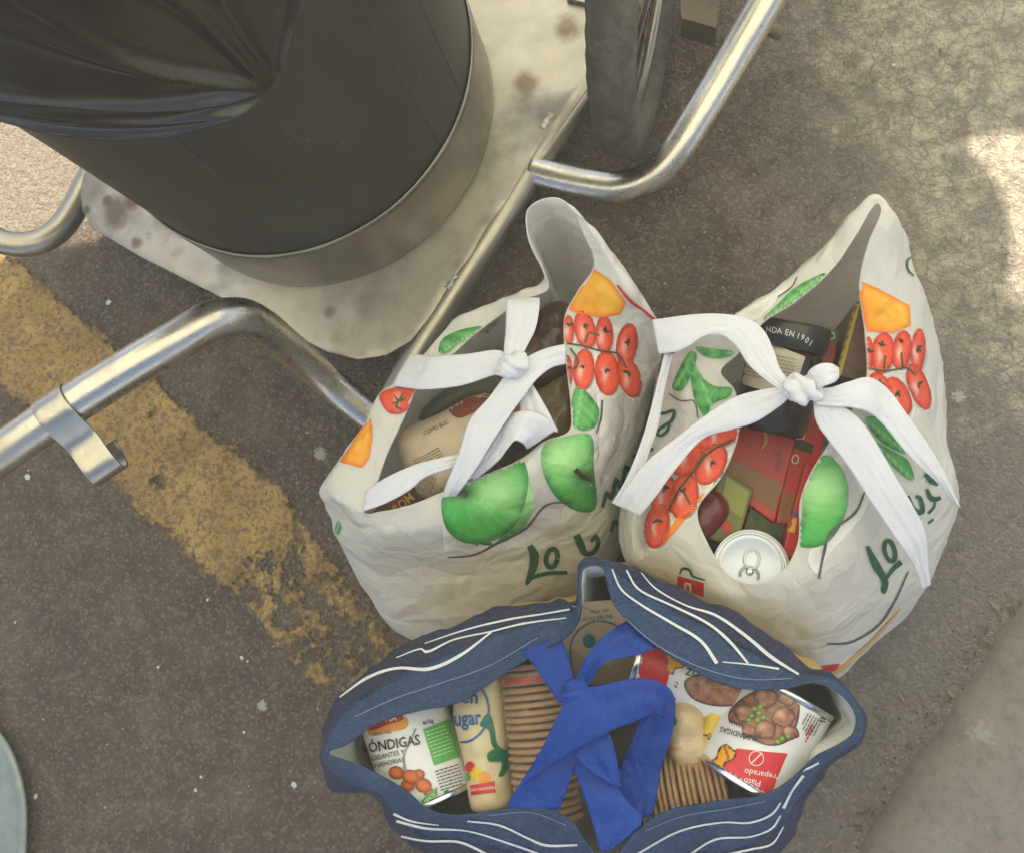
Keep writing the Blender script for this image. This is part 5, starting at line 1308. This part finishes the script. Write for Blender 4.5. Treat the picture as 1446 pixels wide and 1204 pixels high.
def fill_left_bag():
    fp = gloss('flour paper', srgb(212, 192, 162), 0.6, 0.12, 14, 0.5, 30)
    o = pillow('flour_packet', [(562, 622), (572, 606), (619, 584), (660, 562), (690, 556), (700, 580), (690, 640), (650, 690), (610, 704), (592, 698), (578, 670), (567, 652)], 0.285, 0.032, 0.18, fp, edge=34, wr=0.005, label='cream paper packet with small print under the white tapes', cat='packet')
    bv = bvh_obj(o)
    text_decal('lettering', o, bv, [('COMO ELIC', 616, 604, 8, -26, BLK, 0.9)], LB)
    small_lines('small_print', o, bv, 584, 650, 40, 5, 4, -28, srgb(110, 96, 80), 4); small_lines('small_print', o, bv, 590, 690, 34, 6, 3.6, -70, srgb(120, 104, 84), 6)
    decal('printed_panel', o, bv, [(634, 578), (664, 562), (700, 552), (704, 572), (676, 580), (646, 590)], LB, srgb(138, 70, 44), 5)
    o, bv = box_px('red_carton', 'dark red carton with yellow letters in the left corner of the left bag', [(508, 742), (556, 690), (612, 655), (640, 716)], (.27, .275, .275, .27), 0.15, gloss('maroon card', srgb(104, 50, 44), 0.4, 0.3, 40, 0.05))
    text_decal('lettering', o, bv, [('ROM', 570, 710, 17, -40, srgb(214, 168, 60), 0.9, .03)], LB)
    decal('printed_panel', o, bv, [(515, 728), (530, 712), (560, 716), (540, 732)], LB, srgb(120, 92, 58), 5, 0.001, False)
    decal('printed_panel', o, bv, [(540, 712), (560, 694), (576, 696), (558, 716)], LB, srgb(140, 66, 76), 5, 0.001, False)
    o = pillow('brown_bread_packet', [(722, 530), (735, 480), (752, 448), (790, 425), (812, 440), (815, 520), (790, 540), (750, 545)], 0.30, 0.026, 0.16, gloss('brown film', srgb(96, 66, 48), 0.25, 0.45, 45, 0.8, 45), edge=26, wr=0.008, label='dark brown film packet under the orange print of the left bag', cat='packet')
    bv = bvh_obj(o); text_decal('lettering', o, bv, [('OME', 758, 462, 11, -72, srgb(50, 34, 28), 1, .03), ('LATE', 770, 466, 11, -72, srgb(50, 34, 28), 1, .03)], LB)
    pillow('pulse_packet', [(745, 560), (775, 540), (806, 528), (815, 580), (815, 625), (780, 630), (745, 610)], 0.305, 0.026, 0.16, gloss('olive film', srgb(128, 106, 70), 0.16, 0.45, 60, 1.0, 38), edge=24, wr=0.010, label='olive brown crinkled film packet at the right edge of the left bag opening', cat='packet')
    pillow('grey_packet', [(590, 590), (640, 540), (700, 500), (740, 520), (720, 560), (660, 570), (610, 600)], 0.24, 0.02, 0.12, gloss('grey film', srgb(112, 104, 92), 0.5, 0.3, 20, 0.4, 30), edge=20, label='dull grey packet low under the flat white tape of the left bag', cat='packet')
    pillow('red_check_packet', [(690, 590), (716, 560), (745, 566), (740, 600), (705, 625)], 0.285, 0.016, 0.12, gloss('red brown film', srgb(142, 84, 56), 0.3, 0.6, 90, 0.6, 40), edge=14, label='small red-brown packet between two white tapes of the left bag', cat='packet')

def fill_right_bag():
    jm = gloss('dark jar glass', srgb(52, 40, 36), 0.18, 0.3, 15, 0.02)
    a, b = W(1120, 456, .345), W(1086, 600, .315); ax = (b - a).normalized(); r = 0.046
    o = thing('jar', 'dark jar with a black lid and beige label lying under the white bow', 'jar', a.lerp(b, .5) - Vector((0, 0, r)))
    V, F = lathe([(r * 0.2, 0), (r * 0.96, 0.0), (r, 0.004), (r, 0.030), (r * 0.96, 0.032), (r * 0.4, 0.0321)], a, b, 64)
    lid = mesh_obj('lid', V, F, gloss('black lid', srgb(44, 42, 42), 0.35, 0.2, 30, 0.1), o); fix_normals(lid)
    V, F = lathe([(r * 0.8, 0.030), (r * 0.90, 0.034), (r * 0.98, 0.046), (r * 0.985, 0.07), (r * 0.985, 0.10), (r * 0.97, 0.125), (r * 0.9, 0.135), (r * 0.3, 0.136)], a, b, 64)
    body = mesh_obj('body', V, F, jm, o); fix_normals(body)
    bv = bvh_obj(lid)
    for s, x, y, an in (('N', 1086, 466, -2), ('D', 1094, 467, 2), ('A', 1101, 468, 4), ('E', 1111, 470, 8), ('N', 1118, 472, 12), ('1', 1127, 475, 16), ('9', 1133, 477, 20), ('0', 1139, 481, 26), ('1', 1144, 485, 32)):
        text_decal('lettering', lid, bv, [(s, x, y, 12, an, srgb(196, 194, 188), 0.85, .01)], LB)
    bv = bvh_obj(body)
    decal('paper_label', body, bv, [(1040, 540), (1054, 486), (1096, 488), (1137, 504), (1124, 545), (1080, 552)], LB, srgb(176, 164, 142), 5, 0.001, False)
    small_lines('small_print', body, bv, 1060, 494, 66, 8, 5, 12, srgb(120, 108, 90), 12, 1.4)
    redm = gloss('red card', srgb(206, 48, 38), 0.38, 0.2, 30, 0.05); olive = gloss('olive card', srgb(120, 122, 52), 0.4, 0.35, 35, 0.05)
    o, bv = box_px('red_carton', 'large red carton with a brown band below the white bow knot', [(1060, 586), (1124, 622), (1094, 738), (1000, 672)], (.272, .275, .27, .265), 0.15, redm, 'carton', 'cartons in the right bag')
    decal('printed_panel', o, bv, [(1022, 640), (1110, 686), (1098, 722), (1008, 668)], LB, srgb(150, 100, 58), 5, 0.001, False)
    stroke('printed_mark', o, bv, [(1078, 604), (1082, 622), (1076, 634)], [4, 5, 2], LB, srgb(220, 160, 90), 4)
    stroke('printed_mark', o, bv, [(1098, 634), (1100, 650), (1096, 664)], [7, 9, 5], LB, srgb(160, 40, 34), 4)
    o, bv = box_px('red_carton', 'red carton with a small white square mark right of the large red one', [(1122, 556), (1172, 566), (1144, 742), (1096, 738)], (.27, .27, .268, .268), 0.15, redm, 'carton', 'cartons in the right bag')
    decal('printed_panel', o, bv, [(1104, 694), (1146, 700), (1142, 738), (1098, 734)], LB, srgb(150, 100, 58), 5, 0.001, False)
    decal('printed_panel', o, bv, [(1126, 604), (1138, 604), (1136, 620), (1124, 620)], LB, srgb(210, 200, 186), 4, 0.001, False)
    text_decal('lettering', o, bv, [('QS', 1131, 612, 8, 4, BLK)], LB)
    stroke('printed_mark', o, bv, ellipse(1123, 648, 4.5, 6, 10, 12) + [(1127.5, 648)], [2] * 13, LB, srgb(226, 214, 200), 3)
    decal('printed_panel', o, bv, [(1116, 616), (1150, 628), (1146, 640), (1112, 630)], LB, srgb(62, 66, 40), 4, 0.0008, False)
    o, bv = box_px('green_carton', 'green carton with red vegetables printed on it above the drink can', [(1020, 662), (1064, 692), (1040, 772), (985, 756)], (.29, .29, .285, .285), 0.14, olive, 'carton', 'cartons in the right bag')
    decal('printed_panel', o, bv, [(1026, 672), (1058, 694), (1048, 730), (1018, 712)], LB, srgb(150, 152, 66), 5, 0.001, False)
    for (x, y, rx, ry, an) in ((1014, 730, 12, 5, -20), (1026, 744, 8, 9, 0), (1004, 742, 9, 6, 20)): decal('printed_tomato', o, bv, ellipse(x, y, rx, ry, an), LB, srgb(188, 58, 36), 3, 0.0013, False)
    decal('printed_panel', o, bv, [(1012, 664), (1024, 668), (1018, 678), (1006, 676)], LB, srgb(70, 64, 110), 4, 0.0014, False)
    o, bv = box_px('green_carton', 'second green carton behind the rim of the drink can', [(1062, 694), (1132, 744), (1118, 800), (1036, 782)], (.25, .25, .24, .24), 0.14, gloss('green card', srgb(98, 110, 46), 0.4, 0.4, 35, 0.05), 'carton', 'cartons in the right bag')
    for (x, y, rx, ry, an) in ((1072, 726, 7, 16, 14), (1094, 752, 7, 15, -10)): decal('printed_leaf', o, bv, ellipse(x, y, rx, ry, an), LB, srgb(58, 92, 40), 3, 0.0013, False)
    for (x, y, rx, ry, an) in ((1064, 756, 10, 8, 0), (1084, 772, 9, 8, 0)): decal('printed_tomato', o, bv, ellipse(x, y, rx, ry, an), LB, srgb(176, 56, 38), 3, 0.0015, False)
    stroke('printed_mark', o, bv, [(1064, 700), (1050, 740), (1040, 770)], [5, 6, 5], LB, srgb(140, 30, 28), 4)
    o, bv = box_px('slim_carton', 'slim red carton with a yellow mark against the apple side of the right bag', [(1138, 652), (1148, 656), (1122, 790), (1104, 782)], .29, 0.14, redm, 'carton', 'cartons in the right bag')
    decal('printed_panel', o, bv, [(1116, 730), (1126, 732), (1122, 752), (1112, 750)], LB, srgb(220, 170, 70), 4, 0.001, False)
    decal('printed_panel', o, bv, [(1119, 718), (1128, 720), (1126, 730), (1117, 728)], LB, srgb(60, 70, 130), 4, 0.001, False)
    pillow('maroon_packet', [(972, 735), (984, 700), (1004, 690), (1024, 702), (1030, 722), (1018, 742), (996, 762), (978, 756)], 0.30, 0.02, 0.14, gloss('maroon film', srgb(116, 38, 34), 0.28, 0.3, 30, 0.5, 40), edge=20, wr=0.005, label='dark maroon packet beside the yellow edge of the right bag', cat='packet')
    pillow('dark_filling_packet', [(960, 760), (1010, 740), (1060, 770), (1120, 770), (1120, 800), (1060, 830), (1000, 800)], 0.22, 0.015, 0.12, gloss('dark film', srgb(70, 60, 48), 0.5, 0.4, 30, 0.4, 40), edge=18, label='dark packet low under the drink can in the right bag', cat='packet')
    o, bv = box_px('tall_carton', 'red and green carton standing behind the black jar lid', [(1152, 462), (1186, 468), (1176, 530), (1146, 522)], .31, 0.14, gloss('red green card', srgb(160, 50, 40), 0.4, 0.3, 30, 0.05), 'carton', 'cartons in the right bag')
    decal('printed_panel', o, bv, [(1153, 463), (1185, 469), (1182, 484), (1150, 478)], LB, srgb(52, 110, 66), 4, 0.001, False)
    stroke('printed_ring', o, bv, ellipse(1171, 474, 8, 5, 10, 12) + [(1179, 474)], [2] * 13, LB, srgb(196, 204, 200), 3)
    o, bv = box_px('brown_carton', 'brown carton with a yellow edge beside the tomato side of the right bag', [(1210, 424), (1245, 440), (1240, 545), (1180, 530)], (.335, .335, .32, .32), 0.16, gloss('brown card', srgb(122, 94, 74), 0.4, 0.5, 70, 0.3, 70), 'carton', 'cartons in the right bag')
    decal('yellow_edge', o, bv, [(1209, 425), (1215, 428), (1188, 530), (1180, 528)], LB, srgb(190, 168, 62), 4, 0.001, False)
    # drink can, standing
    c = W(1060, 800, .305); r = 0.047
    o = thing('drink_can', 'drink can standing in the right bag with its silver lid and ring pull showing', 'can', (c.x, c.y, c.z - 0.14))
    wh = make_plain('white lacquer', (0.76, 0.81, 0.90), 0.28, 0.15, 0.04)
    V, F = lathe([(r * 0.8, -0.14), (r, -0.13), (r, -0.02), (r * 0.97, -0.008), (r * 0.95, -0.003), (r * 0.95, -0.0026)], c, c + Vector((0, 0, 1)), 72)
    fix_normals(mesh_obj('body', V, F[:-1], M['tin'], o))
    V, F = lathe([(r * 0.95, -0.004), (r * 0.975, -0.001), (r * 0.98, 0.0015), (r * 0.965, 0.003), (r * 0.945, 0.0015), (r * 0.925, -0.003), (r * 0.90, -0.005), (r * 0.87, -0.005), (r * 0.85, -0.0035), (r * 0.83, -0.003)], c, c + Vector((0, 0, 1)), 72)
    fix_normals(mesh_obj('rim', V, F[:-2], M['tin'], o))
    V, F = lathe([(r * 0.84, -0.0032), (r * 0.80, -0.0028), (r * 0.74, -0.0028), (r * 0.72, -0.0036), (r * 0.2, -0.0034), (0.0005, -0.0034)], c, c + Vector((0, 0, 1)), 72)
    lid = mesh_obj('lid', V, F[:-2], wh, o); fix_normals(lid)
    u = Vector((0.18, 1, 0)).normalized(); v = Vector((u.y, -u.x, 0))
    pts = [c + Vector((0, 0, -0.0008)) + u * (0.010 + 0.011 * math.cos(a) * 1.1) + v * (0.009 * math.sin(a)) for a in np.linspace(0, 2 * math.pi, 20)]
    V, F = tube(pts, 0.0012, 8, 3, False); tab = mesh_obj('ring_pull', V, F, M['tin'], o)
    pts = [c + Vector((0, 0, -0.001)) + u * (-0.010 + 0.010 * math.cos(a)) + v * (0.011 * math.sin(a)) for a in np.linspace(-1.9, 1.9, 14)]
    V, F = tube(pts, 0.0016, 8, 3); mesh_obj('score_line', V, F, M['hook'], o)
    V, F = lathe([(0.0045, -0.003), (0.0045, -0.0012), (0.003, -0.0004), (0.0005, -0.0004)], c - u * 0.006, c - u * 0.006 + Vector((0, 0, 1)), 16); mesh_obj('rivet', V, F, M['tin'], tab)
fill_blue_bag(); fill_left_bag(); fill_right_bag()

# ------------------------------------------------------------------ grit, bits of leaf and straw on the ground
def grit():
    rnd = random.Random(4); V, F, cl = [], [], []
    def stone(x, y, s, col):
        p = W(x, y, 0.0); b = len(V); rz = rnd.uniform(0, 6.28)
        for dx, dy, dz in ((1, 0, .3), (0.3, .8, .35), (-.8, .5, .3), (-.7, -.6, .25), (.4, -.8, .3), (0, 0, .8), (0.1, 0.1, -.1)):
            f = rnd.uniform(0.7, 1.3); V.append(p + Vector(((dx * math.cos(rz) - dy * math.sin(rz)) * s * f, (dx * math.sin(rz) + dy * math.cos(rz)) * s * f, max(0.001, dz * s * f)))); cl.append(col)
        for k in range(5): F.append((b + k, b + (k + 1) % 5, b + 5)); F.append((b + (k + 1) % 5, b + k, b + 6))
    for _ in range(620):
        x, y = rnd.uniform(-20, 1466), rnd.uniform(-20, 1224); g_ = rnd.uniform(0.12, 0.42)
        stone(x, y, rnd.uniform(0.0008, 0.0022), (g_, g_ * 0.93, g_ * 0.82))
    for _ in range(200):                                             # gathered along the kerb
        f = rnd.random(); x, y = 1215 + 240 * f, 1200 - 350 * f; d = abs(rnd.gauss(0, 26))
        g_ = rnd.uniform(0.05, 0.3); stone(x - d * 0.8, y - d * 0.5, rnd.uniform(0.001, 0.0032), (g_ * 1.1, g_ * 0.85, g_ * 0.65))
    for x, y, s in ((40, 673, 0.0065), (51, 1123, 0.005), (342, 928, 0.004), (350, 933, 0.003), (284, 1096, 0.004), (277, 1115, 0.0035), (416, 1107, 0.006), (345, 1033, 0.003), (22, 878, 0.003), (154, 428, 0.006), (293, 846, 0.003), (224, 941, 0.003), (1262, 92, 0.003)):
        stone(x, y, s, (0.62, 0.59, 0.54))
    mesh_obj('loose_grit', V, F, make_print('grit', 0.8, 1, False), smooth=False, cols=cl, kind='stuff', label='small stones and grit scattered over the asphalt', cat='grit')
    V, F, cl = [], [], []
    for _ in range(150):
        if rnd.random() < 0.35:
            f = rnd.random(); x, y = 1205 + 240 * f, 1195 - 350 * f; x -= abs(rnd.gauss(0, 24)); 
        elif rnd.random() < 0.5: x, y = rnd.uniform(900, 1020), rnd.uniform(20, 240)
        else: x, y = rnd.uniform(0, 1446), rnd.uniform(0, 1204)
        p = W(x, y, 0.004); l = rnd.uniform(0.003, 0.011); wd = rnd.uniform(0.0006, 0.003); a = rnd.uniform(0, 6.28); b = len(V)
        d = Vector((math.cos(a), math.sin(a), 0)); e = Vector((-d.y, d.x, 0)); h = rnd.uniform(0.001, 0.004)
        for q in (-1, -0.3, 0.4, 1):
            ww = wd * (1 - q * q * 0.85)
            V.append(p + d * l * q + e * ww + Vector((0, 0, h * (1 - q * q)))); V.append(p + d * l * q - e * ww + Vector((0, 0, h * 0.4)))
        for q in range(3): F.append((b + q * 2, b + q * 2 + 1, b + q * 2 + 3, b + q * 2 + 2))
        c = rnd.choice((srgb(118, 94, 66), srgb(104, 86, 66), srgb(138, 122, 96), srgb(90, 74, 58))); cl += [c] * 8
    mesh_obj('dry_litter', V, F, make_print('litter', 0.8, 1, False), cols=cl, kind='stuff', label='bits of dry leaf and straw on the asphalt', cat='litter')
grit()
